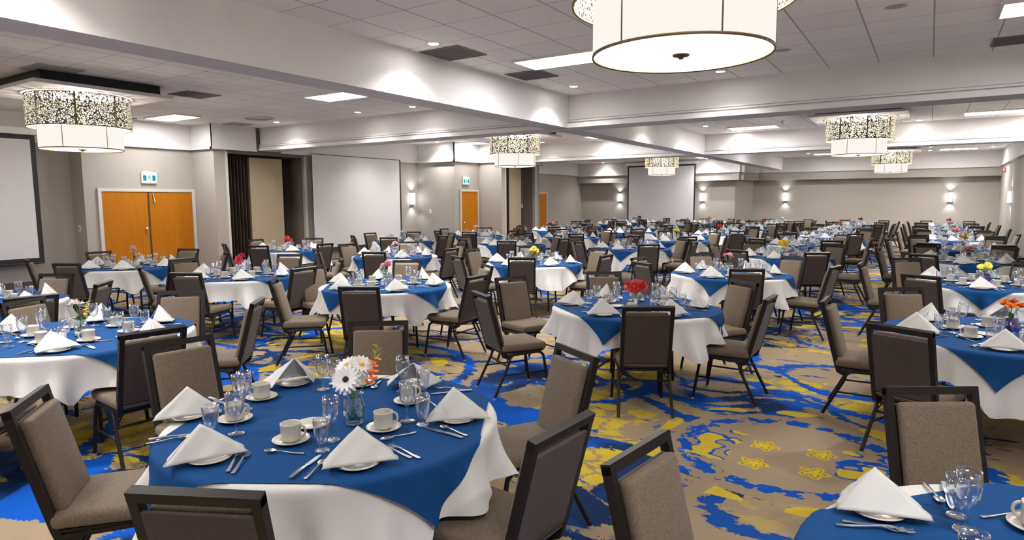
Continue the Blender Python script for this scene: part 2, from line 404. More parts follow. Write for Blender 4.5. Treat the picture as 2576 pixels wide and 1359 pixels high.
# ceiling beams
def cross_beam(y0, y1, xa, nm):
    mb = MB().box((xa, y0 + .06, ZB + .12), (XR, y1 - .06, ZC)).box((xa, y0, ZB), (XR, y1, ZB + .075)).box((xa, y0 + .05, ZB + .075), (XR, y1 - .05, ZB + .10)).box((xa, y0 + .01, ZB + .10), (XR, y1 - .01, ZB + .12)).box((xa, y0 + .055, ZB + .12), (XR, y1 - .055, ZB + .14)).box((xa, y0 + .035, ZB + .14), (XR, y1 - .035, ZB + .16))
    struct(nm, mb.mesh(nm, MT['white']))
cross_beam(10.08, 10.62, -14.06, 'ceiling_beam'); cross_beam(18.2, 18.75, -11.64, 'ceiling_beam')
for y0, y1 in ((YB, 10.13), (10.57, 18.25), (18.7, YF1)):
    struct('ceiling_beam', MB().box((-5.82, y0, ZB), (-5.40, y1, ZC)).mesh('ceiling_beam', MT['white']))

# ------------------------------------------------------------------ doors
def door_double():
    x = -14.95; y0, y1, zt = 6.78, 8.80, 1.98
    f = MB()
    for a, b in ((y0 - .07, y0), (y1, y1 + .07)): f.box((x, a, 0), (x + .05, b, zt + .07))
    f.box((x, y0, zt), (x + .05, y1, zt + .07))
    d = struct('door_1', f.mesh('door_frame', MT['jamb']))
    ym = (y0 + y1) / 2 - .03
    for a, b in ((y0 + .01, ym - .004), (ym + .004, y1 - .01)):
        put('door_leaf', MB().box((x + .002, a, .01), (x + .035, b, zt - .01)).mesh('door_leaf', MT['door']), d)
    put('astragal', MB().box((x + .036, ym - .012, .01), (x + .05, ym + .022, zt - .01)).mesh('astragal', MT['fin2']), d)
    put('knob', MB().lathe([(.001, 0), (.028, .004), (.034, .02), (.024, .04), (.012, .055), (.012, .075)], 12).mesh('knob', MT['steel'], True), d, M=Matrix.Translation((x + .11, ym - .09, 1.15)) @ Matrix.Rotation(-PI / 2, 4, 'Y'))
    put('door_stay', MB().tube([(x + .06, ym + .10, zt - .02), (x + .07, ym + .13, zt - .25)], .012, 6).mesh('door_stay', MT['steel']), d)
door_double()
def door_single(nm, x, y0, y1, zt, knob):
    f = MB()
    for a, b in ((y0 - .06, y0), (y1, y1 + .06)): f.box((x, a, 0), (x + .05, b, zt + .06))
    f.box((x, y0, zt), (x + .05, y1, zt + .06))
    d = struct(nm, f.mesh('door_frame', MT['jamb']))
    put('door_leaf', MB().box((x + .002, y0, .01), (x + .035, y1, zt)).mesh('door_leaf', MT['door']), d)
    put('knob', MB().lathe([(.001, 0), (.028, .004), (.034, .02), (.012, .055), (.012, .075)], 12).mesh('knob', MT['steel'], True), d, M=Matrix.Translation((x + .11, knob, 1.05)) @ Matrix.Rotation(-PI / 2, 4, 'Y'))
door_single('door_2', -12.53, 16.26, 17.14, 2.04, 16.34)
door_single('door_3', -15.0, 25.1, 25.95, 2.06, 25.2)

# ------------------------------------------------------------------ things on the walls
def exit_sign(x, y, z, w, h, label):
    o = empty('exit_sign', (x, y, z)); tag(o, label, 'sign', 'exit signs')
    put('housing', MB().rbox((0, -w / 2, -h / 2), (.05, w / 2, h / 2), .008, 1).mesh('housing', MT['plast']), o)
    p = put('sign_face', MB().box((.051, -w / 2 + .015, -h / 2 + .02), (.054, w / 2 - .015, h / 2 - .04)).mesh('sign_face', MT['signw']), o)
    k = w * .20; c = h * .22
    for s in (-1, 1):
        put('teal_square', MB().box((.0545, s * w * .30 - k / 2, -c - .01), (.0565, s * w * .30 + k / 2, c - .01)).mesh('teal_square', MT['signt']), p)
    m = MB()   # running figure
    z0 = -.01
    m.lathe([(.001, -.012), (.010, -.008), (.012, 0), (.010, .008), (.001, .012)], 8, (.056, .006, z0 + c * .72))
    for a, b in (((0, .004, .5), (0, -.004, 0)), ((0, -.004, 0), (0, -.03, -.35)), ((0, -.004, 0), (0, .022, -.3)), ((0, .022, -.3), (0, .018, -.85)), ((0, -.03, -.35), (0, -.045, -.75)), ((0, .004, .4), (0, .035, .1)), ((0, .004, .4), (0, -.03, .2))):
        m.tube([(.056, a[1], z0 + a[2] * c), (.056, b[1], z0 + b[2] * c)], .0045, 5)
    put('running_figure', m.mesh('running_figure', MT['signt']), p)
    for s in (-1, 1): put('mount_clip', MB().box((.0, s * w * .4 - .012, h / 2), (.03, s * w * .4 + .012, h / 2 + .02)).mesh('mount_clip', MT['vent']), o)
exit_sign(-14.95, 7.81, 2.30, .34, .27, 'lit green and white exit sign above the orange double doors')
exit_sign(-12.53, 16.52, 2.38, .34, .25, 'lit green and white exit sign above the single orange door')
def sconce(x, y, z, nx, ny, label):
    o = empty('wall_sconce', (x, y, z), math.atan2(ny, nx) - PI / 2); tag(o, label, 'wall light', 'wall sconces')
    put('back_plate', MB().box((-.085, 0, -.20), (.085, .02, .20)).mesh('back_plate', MT['steel']), o)
    put('lamp_shade', MB().rbox((-.075, .02, -.185), (.075, .10, .185), .02, 2).mesh('lamp_shade', MT['sconce']), o)
    for s in (-1, 1): put('bracket', MB().box((-.08, .0, s * .19 - .008), (.08, .105, s * .19 + .008)).mesh('bracket', MT['steel']), o)
    for s in (-1, 1):
        l = bpy.data.lights.new('sconce_light', 'SPOT'); l.energy = 3.5; l.spot_size = R(110); l.spot_blend = .8; l.shadow_soft_size = .05; l.color = (.92, .97, 1)
        lo = bpy.data.objects.new('sconce_light', l); COL.objects.link(lo); lo.parent = o; lo.location = (0, .09, s * .22); lo.rotation_euler = (PI if s > 0 else 0, 0, 0)
sconce(-14.07, 15.67, 1.82, 1, 0, 'glowing wall sconce between the second projection screen and the corner')
sconce(-12.88, YF1, 1.88, 0, -1, 'glowing wall sconce on the far wall, left of the far projection screen')
sconce(-8.79, YF1, 1.87, 0, -1, 'glowing wall sconce on the far wall, just right of the far screen')
sconce(-5.48, YF2, 1.86, 0, -1, 'glowing wall sconce near the middle of the far wall')
sconce(.64, YF2, 1.80, 0, -1, 'glowing wall sconce at the right end of the far wall, above aisle tables')
sconce(XR, 26.5, 1.78, -1, 0, 'glowing wall sconce on the right side wall')
def plate(M, label, nm='light_switch'):
    o = put(nm, None, M=M); tag(o, label, 'switch')
    put('cover_plate', MB().rbox((-.04, 0, -.065), (.04, .012, .065), .005, 1).mesh('cover_plate', MT['plast']), o)
    put('toggle', MB().box((-.012, .012, -.02), (.012, .02, .02)).mesh('toggle', MT['vent']), o)
plate(Matrix.Translation((-15.24, 6.46, 1.19)) @ Matrix.Rotation(PI, 4, 'Z'), 'white light switch plate on the narrow wall beside the orange double doors')
plate(Matrix.Translation((-13.54, 15.98, 1.40)) @ Matrix.Rotation(PI, 4, 'Z'), 'white wall control plate between sconce and single orange door', 'wall_control')
o = empty('hanging_control', (-12.2, 19.41, 1.55)); tag(o, 'white control box hanging on a cord in the second partition pocket', 'control')
put('cord', MB().tube([(0, 0, .06), (0, 0, 1.3)], .006, 6).mesh('cord', MT['plast']), o)
put('control_box', MB().rbox((-.045, -.04, -.07), (.045, 0, .07), .01, 1).mesh('control_box', MT['plast']), o)
o = empty('fire_alarm', (XR, 29.0, 2.74)); tag(o, 'small red fire alarm strobe on the right wall under the white band', 'alarm')
put('alarm_mount', MB().rbox((-.06, -.06, -.09), (0, .06, .09), .01, 1).mesh('alarm_mount', MT['red']), o)
put('strobe_lens', MB().rbox((-.085, -.03, -.01), (-.06, .03, .05), .01, 1).mesh('strobe_lens', MT['plast']), o)
# projection screens
def screen(nm, origin, M, w, z0, z1, case, border, label):
    o = put('projection_screen', None, M=Matrix.Translation(origin) @ M); tag(o, label, 'projection screen', 'projection screens')
    b = border
    put('screen_sheet', MB().box((-w / 2 + b[0], -.004, z0 + b[2]), (w / 2 - b[1], .004, z1 - b[3])).mesh('screen_sheet', MT['screen']), o)
    m = MB()
    if b[0]: m.box((-w / 2, -.005, z0), (-w / 2 + b[0], .005, z1))
    if b[1]: m.box((w / 2 - b[1], -.005, z0), (w / 2, .005, z1))
    if b[2]: m.box((-w / 2 + b[0], -.005, z0), (w / 2 - b[1], .005, z0 + b[2]))
    if b[3]: m.box((-w / 2 + b[0], -.005, z1 - b[3]), (w / 2 - b[1], .005, z1))
    put('black_border', m.mesh('black_border', MT['black']), o)
    put('bottom_bar', MB().tube([(-w / 2, 0, z0 - .015), (w / 2, 0, z0 - .015)], .018, 8).mesh('bottom_bar', MT['black']), o)
    if case: put('screen_case', MB().rbox((-w / 2 - .1, -.09, z1), (w / 2 + .1, .09, z1 + .14), .02, 2).mesh('screen_case', MT['plast']), o)
RY = Matrix.Rotation(PI / 2, 4, 'Z')
screen('s1', (-15.30, 4.13, 0), RY, 3.3, .53, 3.10, True, (.09, .09, .09, .09), 'white projection screen with wide black border on the near left wall')
screen('s2', (-13.90, 13.30, 0), RY, 3.42, .42, 3.02, False, (.0, .06, .06, .02), 'white projection screen on the left wall beyond the first partition pocket')
screen('s3', (-10.58, 28.95, 0), Matrix.Identity(4), 3.26, .5, 3.36, True, (.06, .06, .08, .07), 'white projection screen with black border hanging at the far wall')
# folding partitions parked in the pockets
def partition(x, ya, n, pitch, yb, yc, label):
    o = empty('folding_partition', (x, ya, 0)); tag(o, label, 'partition', 'folding partitions')
    for i in range(n):
        y = i * pitch
        p = put('stacked_panel', MB().box((-1.15, y, .03), (0, y + pitch - .022, 2.84)).mesh('stacked_panel', MT['fin']), o)
        put('edge_seal', MB().box((0, y + pitch * .52, .03), (.006, y + pitch * .68, 2.84)).mesh('edge_seal', MT['fin2']), p)
    put('end_panel', MB().box((-.09, yb - ya, .03), (.0, yc - ya, 2.84)).mesh('end_panel', MT['panel']), o)
    put('track', MB().box((-.1, 0, 2.842), (.02, yc - ya, 2.895)).mesh('track', MT['fin']), o)
partition(-14.28, 9.30, 7, .092, 9.96, 10.92, 'dark edged folding partition with tan panel parked beside the double doors')
partition(-11.85, 17.62, 5, .085, 18.06, 18.80, 'dark edged folding partition with tan panel parked past the single door')

# ------------------------------------------------------------------ ceiling fittings
LABT = ['long ceiling light panel behind the big drum lamp, front bay', 'ceiling light panel cut by the top right corner of the view',
        'ceiling light panel in the left bay, nearer the beam', 'ceiling light panel in the left bay, nearer the orange double doors',
        'small ceiling light panel peeping out left of the middle drum lamp', 'ceiling light panel in the second bay right of the middle drum lamp',
        'ceiling light panel left of the drum lamp in the second right bay', 'ceiling light panel right of the drum lamp in the second right bay',
        'thin ceiling light panel in the far bay left of the last drum lamp', 'thin ceiling light panel in the far bay right of the last drum lamp']
TRO = [(-4.1, 7.52), (1.05, 8.0), (-8.63, 7.84), (-13.7, 7.75), (-12.3, 16.4), (-7.8, 17.0), (-3.85, 17.1), (1.08, 17.1), (-3.45, 28.6), (.75, 28.7)]
TRO += [(-8.6, 2.0), (-4.1, .2), (1.05, .2), (-12.8, 1.6), (-11.5, 24.5), (-7.9, 27.6), (-3.9, 22.5), (.9, 22.0)]  # unseen panels added to light the room
tfr = MB().box((-.60, -.30, -.03), (-.57, .30, 0)).box((.57, -.30, -.03), (.60, .30, 0)).box((-.57, -.30, -.03), (.57, -.275, 0)).box((-.57, .275, -.03), (.57, .30, 0)).mesh('frame', MT['white'])
tdf = MB().box((-.57, -.275, -.006), (.57, .275, 0)).mesh('diffuser', MT['led'])
for i, (x, y) in enumerate(TRO):
    o = empty('ceiling_light', (x, y, ZC - .001)); tag(o, LABT[i] if i < 10 else 'added light panel unseen beyond the frame or beams, over the %s' % ('left bay by the wall', 'camera', 'right wall', 'near left screen', 'third left bay', 'far left bay', 'third aisle', 'third right wall')[i - 10], 'light', 'recessed ceiling light panels')
    put('frame', tfr, o); put('diffuser', tdf, o)
DL = [(-4.95, 5.95, 'first round downlight beside the long beam, next to the square vent'), (-4.91, 9.38, 'round downlight in the corner where the two ceiling beams meet'),
      (-2.62, 9.5, 'round downlight just under the rim of the big drum lamp'), (-9.94, 9.5, 'round downlight along the cross beam in the left bay'),
      (-12.68, 9.6, 'round downlight nearest the double doors beside the round diffuser'), (-12.75, 13.5, 'round downlight above the second projection screen'),
      (-12.9, 15.6, 'round downlight above the wall corner by the second screen sconce'), (-10.3, 17.6, 'round downlight just right of the middle drum lamp'),
      (-8.3, 17.9, 'round downlight below the light panel of the second left bay'), (-4.81, 13.6, 'nearest round downlight of the second right bay, past the beam end'),
      (-4.79, 16.2, 'second round downlight of the second right bay beside the long beam'), (-4.4, 18.0, 'third round downlight by the light panel of the second right bay'),
      (-.32, 17.9, 'round downlight right of the second right drum lamp'), (1.75, 17.9, 'round downlight at the right edge under the side wall'),
      (-8.4, 28.7, 'round downlight of the far bay above the far screen'), (-4.2, 28.2, 'round downlight of the far bay left of the last light panel'),
      (-.1, 27.3, 'upper of two round downlights right of the last drum lamp'), (-.12, 29.2, 'lower of two round downlights right of the last drum lamp'),
      (1.75, 28.6, 'round downlight of the far bay by the right wall'), (-13.4, 28.7, 'round downlight of the far bay above the left sconce'),
      (-4.95, 1.9, 'added unseen downlight overhead beyond the frame, beside the long beam'), (-4.9, -1.6, 'added unseen downlight beyond the frame, back corner by the long beam'), (-2.6, -1.7, 'added unseen downlight beyond the frame, behind the big drum lamp'),  # this and the next two rows: unseen lamps added for more light
      (1.5, 1.9, 'added unseen downlight beyond the frame, right of the front corner table'), (1.5, 5.95, 'added unseen downlight beyond the frame, over the orange lily table'), (-6.7, 1.9, 'added unseen downlight hidden by the long beam over the front left table'),
      (-6.7, 5.95, 'added unseen downlight hidden by the long beam over the magenta flower table'), (-9.9, .2, 'added unseen downlight beyond the frame over the left bay'), (-12.7, .2, 'added unseen downlight beyond the frame beside the near left screen'),
      (-8.5, 9.55, 'round downlight out of sight behind the long beam')]
dring = MB().lathe([(.085, 0), (.085, -.006), (.062, -.008), (.06, 0)], 20).mesh('trim_ring', MT['white'], True)
dlens = MB().lathe([(.001, -.005), (.06, -.005)], 20).mesh('lens', MT['spot'])
for x, y, lb in DL:
    o = empty('downlight', (x, y, ZC - .001)); tag(o, lb, 'light', 'round recessed downlights')
    put('trim_ring', dring, o); put('lens', dlens, o)
    l = bpy.data.lights.new('downlight_beam', 'SPOT'); l.energy = 62; l.spot_size = R(130); l.spot_blend = 1.0; l.shadow_soft_size = .06; l.color = (1, .97, .93)
    lo = bpy.data.objects.new('downlight_beam', l); COL.objects.link(lo); lo.parent = o; lo.location = (0, 0, -.012)
def vent(x, y, w, d, m, label, slats=0):
    o = empty('ceiling_vent', (x, y, ZC - .001)); tag(o, label, 'vent')
    put('vent_frame', MB().box((-w / 2, -d / 2, -.010), (w / 2, -d / 2 + .025, 0)).box((-w / 2, d / 2 - .025, -.010), (w / 2, d / 2, 0)).box((-w / 2, -d / 2 + .025, -.010), (-w / 2 + .025, d / 2 - .025, 0)).box((w / 2 - .025, -d / 2 + .025, -.010), (w / 2, d / 2 - .025, 0)).mesh('vent_frame', m), o)
    g = MB().box((-w / 2 + .025, -d / 2 + .025, -.004), (w / 2 - .025, d / 2 - .025, 0))
    for k in range(1, 12): g.box((-w / 2 + .025, -d / 2 + k * d / 12 - .004, -.010), (w / 2 - .025, -d / 2 + k * d / 12 + .004, -.004))
    put('vent_grille', g.mesh('vent_grille', m), o)
vent(-5.06, 6.46, .6, .6, MT['vent'], 'dark square ceiling vent beside the first downlight')
vent(-4.98, 8.2, .58, .58, MT['vent'], 'dark square ceiling vent below the long light panel')
vent(.95, 9.6, .9, .5, MT['vent'], 'dark ceiling vent at the right edge below the corner light')
vent(-10.2, 4.13, .62, .58, MT['venttile'], 'pale grey ceiling vent above the left drum lamp plate')
vent(-10.6, 6.4, .6, .6, MT['vent'], 'dark ceiling vent behind the left drum lamp plate')
vent(-14.9, 7.2, .7, .5, MT['vent'], 'dark ceiling vent over the near left screen')
vent(-13.7, 9.3, .5, .5, MT['venttile'], 'grey ceiling vent under the round diffuser')
o = empty('round_diffuser', (-12.35, 8.9, ZC - .001)); tag(o, 'round white air diffuser of stepped rings in the left bay ceiling', 'vent')
for r in (.33, .24, .15): put('ring', MB().lathe([(r, 0), (r, -.012), (r - .06, -.03), (r - .065, -.025), (r - .02, 0)], 28).mesh('ring', MT['white'], True), o)
put('core', MB().lathe([(.001, -.02), (.07, -.02), (.08, -.004)], 20).mesh('core', MT['vent']), o)
for x, y, lb in ((-.38, 7.3, 'round ceiling speaker grille in the front right bay'), (-1.63, 8.6, 'round ceiling speaker half hidden behind the big drum lamp')):
    o = empty('ceiling_speaker', (x, y, ZC - .001)); tag(o, lb, 'speaker')
    put('rim', MB().lathe([(.105, 0), (.105, -.006), (.09, -.008), (.088, -.004)], 24).mesh('rim', MT['white'], True), o)
    put('grille', MB().lathe([(.001, -.004), (.09, -.004)], 24).mesh('grille', MT['venttile']), o)
o = empty('sprinkler', (-3.0, 16.2, ZC)); tag(o, 'small dark fire sprinkler left of the second right drum lamp', 'sprinkler')
put('escutcheon', MB().lathe([(.001, -.012), (.03, -.012), (.04, 0)], 12).mesh('escutcheon', MT['vent']), o)
put('nozzle', MB().tube([(0, 0, 0), (0, 0, -.06)], .009, 6).lathe([(.001, -.062), (.025, -.062), (.025, -.058), (.001, -.058)], 10).mesh('nozzle', MT['vent']), o)
# drum chandeliers
RU, RLO = .69, .56
mpan = MB().box((-.95, -.95, 0), (.95, .95, .05)).mesh('ceiling_plate', MT['white'])
mbat = MB().box((-.82, -.82, 0), (.82, .82, 1)).mesh('gap_shade_box', MT['black'])  # black box stands in for the shaded gap above the plate
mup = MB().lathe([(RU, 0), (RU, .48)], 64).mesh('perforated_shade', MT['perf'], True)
mlo = MB().lathe([(RLO, 0), (RLO, .33)], 64).mesh('linen_shade', MT['shade'], True)
mdf = MB().lathe([(.001, .012), (RLO - .012, .012)], 64).mesh('diffuser', MT['diff'], True)
def ringm(r, z, w=.012, t=.006): return MB().lathe([(r + t, z), (r + t, z + w), (r - t, z + w), (r - t, z), (r + t, z)], 64).mesh('rim', MT['bronze'], True)
def seam(r, z0, z1, n, off, w=.006):
    return [MB().box((r - .003, -w, z0), (r + .004, w, z1), Matrix.Rotation(off + 2 * PI * k / n, 4, 'Z')).mesh('seam', MT['bronze']) for k in range(n)]
rims = [ringm(RU, 0), ringm(RU, .47)]; rlo = ringm(RLO, .0, .014)
seu = seam(RU, .012, .47, 8, .3, .014); sel = seam(RLO, .014, .33, 6, .2, .004)
fin = MB().lathe([(.001, -.02), (.012, -.018), (.02, -.006), (.05, 0), (.055, .008), (.001, .012)], 16).mesh('finial', MT['bronze'], True)
strut = MB().tube([(0, 0, -.3), (0, 0, .56)], .02, 8).mesh('stem', MT['bronze'])
CH = [(-1.32, 3.92, 2.6, .95, 'largest drum chandelier hanging over the front right tables'), (-11.11, 4.83, 2.55, 1.0, 'two tier drum chandelier in the left bay before the double doors'),
      (-9.2, 14.3, 2.626, .96, 'two tier drum chandelier in the middle, in front of the single door'), (-1.33, 15.4, 2.65, .93, 'two tier drum chandelier in the second bay over the aisle'),
      (-8.7, 23.9, 2.687, .91, 'small far drum chandelier hanging before the far projection screen'), (-1.26, 26.8, 2.67, .925, 'small far drum chandelier behind the second aisle one')]
for i, (x, y, zb, k_, lb) in enumerate(CH):
    o = empty('drum_chandelier', (x, y, zb)); o.scale = (k_, k_, k_); tag(o, lb, 'chandelier', 'two-tier drum chandeliers')
    put('ceiling_plate', mpan, o, (0, 0, .81)); put('gap_shade_box', mbat, o, M=Matrix.Translation((0, 0, .861)) @ Matrix.Diagonal((1, 1, (ZC - .002 - zb) / k_ - .861, 1)))
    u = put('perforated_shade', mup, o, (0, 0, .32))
    for r in rims: put('rim', r, u)
    for q in seu: put('seam', q, u)
    l = put('linen_shade', mlo, o)
    put('rim', rlo, l)
    for q in sel: put('seam', q, l)
    d = put('diffuser', mdf, o); put('finial', fin, d); put('stem', strut, o, (0, 0, .3))
    li = bpy.data.lights.new('chandelier_bulbs', 'POINT'); li.energy = 110; li.shadow_soft_size = .12; li.color = (1, .92, .78)
    lo = bpy.data.objects.new('chandelier_bulbs', li); COL.objects.link(lo); lo.parent = o; lo.location = (0, 0, .6)

# ------------------------------------------------------------------ banquet chair (faces +y, origin on the floor under the seat)
def chair_meshes():
    tilt = Matrix.Translation((0, -.205, .45)) @ Matrix.Rotation(R(14.5), 4, 'X')
    P = {}
    m = MB().rbox((-.222, -.215, .405), (.222, .225, .475), .028, 4)
    for i, v in enumerate(m.v):
        x, y, z = v
        if z > .45: z += .012 * max(0, 1 - (x / .21) ** 2) * max(0, 1 - (y / .21) ** 2)
        k = 1 - .06 * max(0, (-y) / .215); m.v[i] = (x * k, y, z)
    P['seat'] = m.mesh('seat', MT['lightfabric'], angle=50)
    m = MB().rbox((-.165, .0, .005), (.165, .05, .418), .02, 3)
    for i, v in enumerate(m.v):
        x, y, z = v
        if y > .03: y += .016 * max(0, 1 - (x / .165) ** 2)
        m.v[i] = tuple(tilt @ Vector((x, y, z)))
    P['backrest'] = m.mesh('backrest', MT['lightfabric'], angle=50)
    P['back_panel'] = MB().box((-.172, -.016, -.005), (.172, -.002, .412), tilt).mesh('back_panel', MT['darkfabric'])
    f = MB()
    top = tilt @ Vector((0, 0, .475)); bot = tilt @ Vector((0, 0, -.04))
    for s in (-1, 1):
        x = s * .187
        f.beam([(x, top.y, top.z), (x, bot.y, bot.z), (x, -.185, .375), (x, -.13, .352)], .030, .034)
    f.box((-.202, -.018, .448), (.202, .018, .482), tilt); f.box((-.172, -.014, -.03), (.172, .014, -.006), tilt)
    P['back_frame'] = f.mesh('back_frame', MT['frame'])
    f = MB()
    for s in (-1, 1): f.tube([(s * .195, -.16, .375), (s * .198, .17, .388)], .013, 8)
    f.tube([(-.195, .165, .385), (.195, .165, .385)], .012, 8); f.tube([(-.19, -.15, .372), (.19, -.15, .372)], .012, 8)
    f.box((-.20, -.19, .392), (.20, .20, .404))
    P['seat_frame'] = f.mesh('seat_frame', MT['frame'], angle=40)
    def leg(s, front):
        if front: pts = [(s * .196, .12, .388), (s * .198, .17, .380), (s * .202, .196, .355), (s * .204, .205, .31), (s * .216, .25, .012)]
        else: pts = [(s * .196, -.06, .386), (s * .198, -.10, .376), (s * .20, -.128, .35), (s * .202, -.142, .30), (s * .214, -.285, .012)]
        m = MB().tube(pts, .0128, 8); e = pts[-1]
        m.mat(1).lathe([(.015, 0), (.016, .01), (.013, .018)], 8, (e[0], e[1], 0), True)
        return m.mesh('leg', [MT['frame'], MT['glide']], angle=40)
    P['legs'] = [leg(s, f_) for s in (-1, 1) for f_ in (True, False)]
    P['stretchers'] = []
    for s in (-1, 1):
        P['stretchers'].append(MB().tube([(s * .209, .222, .205), (s * .208, -.19, .205)], .008, 6).mesh('stretcher', MT['frame'], True))
    P['stretchers'].append(MB().tube([(-.203, -.15, .28), (.203, -.15, .28)], .009, 6).tube([(-.203, -.15, .28), (-.14, -.135, .37)], .006, 6).tube([(.203, -.15, .28), (.14, -.135, .37)], .006, 6).mesh('cross_bar', MT['frame'], True))
    return P
CP = chair_meshes()
def merged(meshes, name):
    bm = bmesh.new(); mats = []
    for me in meshes:
        off = []
        for m in me.materials:
            if m not in mats: mats.append(m)
            off.append(mats.index(m))
        n0 = len(bm.faces); bm.from_mesh(me); bm.faces.ensure_lookup_table()
        for f in bm.faces[n0:]: f.material_index = off[f.material_index]
    me = bpy.data.meshes.new(name); bm.to_mesh(me); bm.free()
    for m in mats: me.materials.append(m)
    return me
CHAIR_FAR = merged([CP['seat'], CP['backrest'], CP['back_panel'], CP['back_frame'], CP['seat_frame']] + CP['legs'] + CP['stretchers'], 'banquet_chair')
def chair(x, y, face, label, group, near):
    rz = face - PI / 2
    if not near: return tag(put('banquet_chair', CHAIR_FAR, None, (x, y, 0), rz), label, 'chair', group)
    o = tag(empty('banquet_chair', (x, y, 0), rz), label, 'chair', group)
    for k in ('seat', 'backrest', 'back_panel', 'back_frame', 'seat_frame'): put(k, CP[k], o)
    for l in CP['legs']: put('leg', l, o)
    for i, l in enumerate(CP['stretchers']): put('stretcher' if i < 2 else 'cross_bar', l, o)
    return o

# ------------------------------------------------------------------ tables and cloths
TR, TZ = .75, .735
ttop = MB().lathe([(.001, .712), (TR - .012, .712), (TR - .004, .718), (TR - .004, TZ - .006), (TR - .012, TZ), (.001, TZ)], 64).mesh('tabletop', MT['wood'], angle=50)
def tleg(sx, sy): return MB().tube([(sx * .28, sy * .22, .70), (sx * .31, sy * .24, .01)], .014, 8).mesh('leg', MT['table'], True)
tlegs = [tleg(a, b) for a in (-1, 1) for b in (-1, 1)]
tbrace = [MB().tube([(sx * .303, -.235, .16), (sx * .303, .235, .16)], .011, 6).box((sx * .28 - .02, -.30, .69), (sx * .28 + .02, .30, .711)).mesh('leg_brace', MT['table']) for sx in (-1, 1)]
def sstep(a, b, x):
    t = min(1, max(0, (x - a) / (b - a))); return t * t * (3 - 2 * t)
class Drape:
    """how a cloth hangs off a round table: radius and drop below the top at angle th after arc length d past the rim"""
    def __init__(s, seed, n):
        r = random.Random(seed); s.w = [(n, r.uniform(0, 6.28), .55), (n + 5, r.uniform(0, 6.28), .30), (n * 2 + 3, r.uniform(0, 6.28), .32), (3, r.uniform(0, 6.28), .25)]
    def wave(s, th): return sum(a * math.sin(n * th + p) for n, p, a in s.w)
    def at(s, th, d):
        b = .025
        if d < b: dr, dz = d * .85, d * d / (2 * b)
        else: dr, dz = b * .85, b / 2 + (d - b)
        k = sstep(.02, .36, d)
        return dr + .075 * k * d / .38 + .085 * k * s.wave(th), dz * (1 - .012 * k)
def white_cloth(seed, n, stops, drop, ph, tr=TR):
    D = Drape(seed, n); m = MB(); N = 180; z0 = TZ + .004; rim = tr + .002
    rad = [0, .2, .4, .55, .64, .69, rim]; ds = [.008, .018, .03, .05, .08, .12, .16, .20, .245, .29, .335, 1]
    vs = [(0, 0, z0)]; fs = []
    for r in rad[1:]:
        for k in range(N): th = 2 * PI * k / N; vs.append((r * math.cos(th), r * math.sin(th), z0))
    for d in ds:
        for k in range(N):
            th = 2 * PI * k / N; L = drop + .035 * math.cos(4 * (th - ph)) + .012 * math.sin(7 * th + seed)
            for a, z in stops:
                da = abs((th - a + PI) % (2 * PI) - PI); L = min(L, z + (L - z) * sstep(.34, .52, da)) if L > z else L
            dd = L * (d if d < 1 else 1) / .38 if d < 1 else L
            a, b = D.at(th, dd); r = rim + a; z = z0 - b
            vs.append((r * math.cos(th), r * math.sin(th), z))
    for k in range(N): fs.append((0, 1 + k, 1 + (k + 1) % N))
    for i in range(len(rad) - 2 + len(ds)):
        for k in range(N):
            a = 1 + i * N + k; b = 1 + i * N + (k + 1) % N; fs.append((a, a + N, b + N, b))
    m.add(vs, fs); return m.mesh('white_tablecloth', MT['linen'], True), D
def blue_cloth(D, ph, side=1.40, off=(0, 0), n_=84, tr=TR):
    m = MB(); n = n_; z0 = TZ + .0085; rim = tr + .006; vs = []; fs = []; h = side / 2
    for i in range(n + 1):
        for j in range(n + 1):
            # rounded square of fabric laid with its corners hanging over the rim
            x = -h + side * i / n; y = -h + side * j / n
            c, s = math.cos(ph), math.sin(ph); X, Y = x * c - y * s + off[0], x * s + y * c + off[1]
            rr = math.hypot(X, Y); th = math.atan2(Y, X)
            if rr <= rim: vs.append((X, Y, z0 + .0012 * math.sin(9 * X + 2) * math.sin(7 * Y)))
            else:
                a, b = D.at(th, rr - rim); r = rim + a + .007 + .012 * sstep(0, .15, rr - rim); vs.append((r * math.cos(th), r * math.sin(th), z0 + .002 - b * .97))
    for i in range(n):
        for j in range(n):
            a = i * (n + 1) + j; fs.append((a, a + n + 1, a + n + 2, a + 1))
    m.add(vs, fs); return m.mesh('blue_overlay', MT['blue'], True)
ZT = TZ + .0112       # surface that the settings stand on

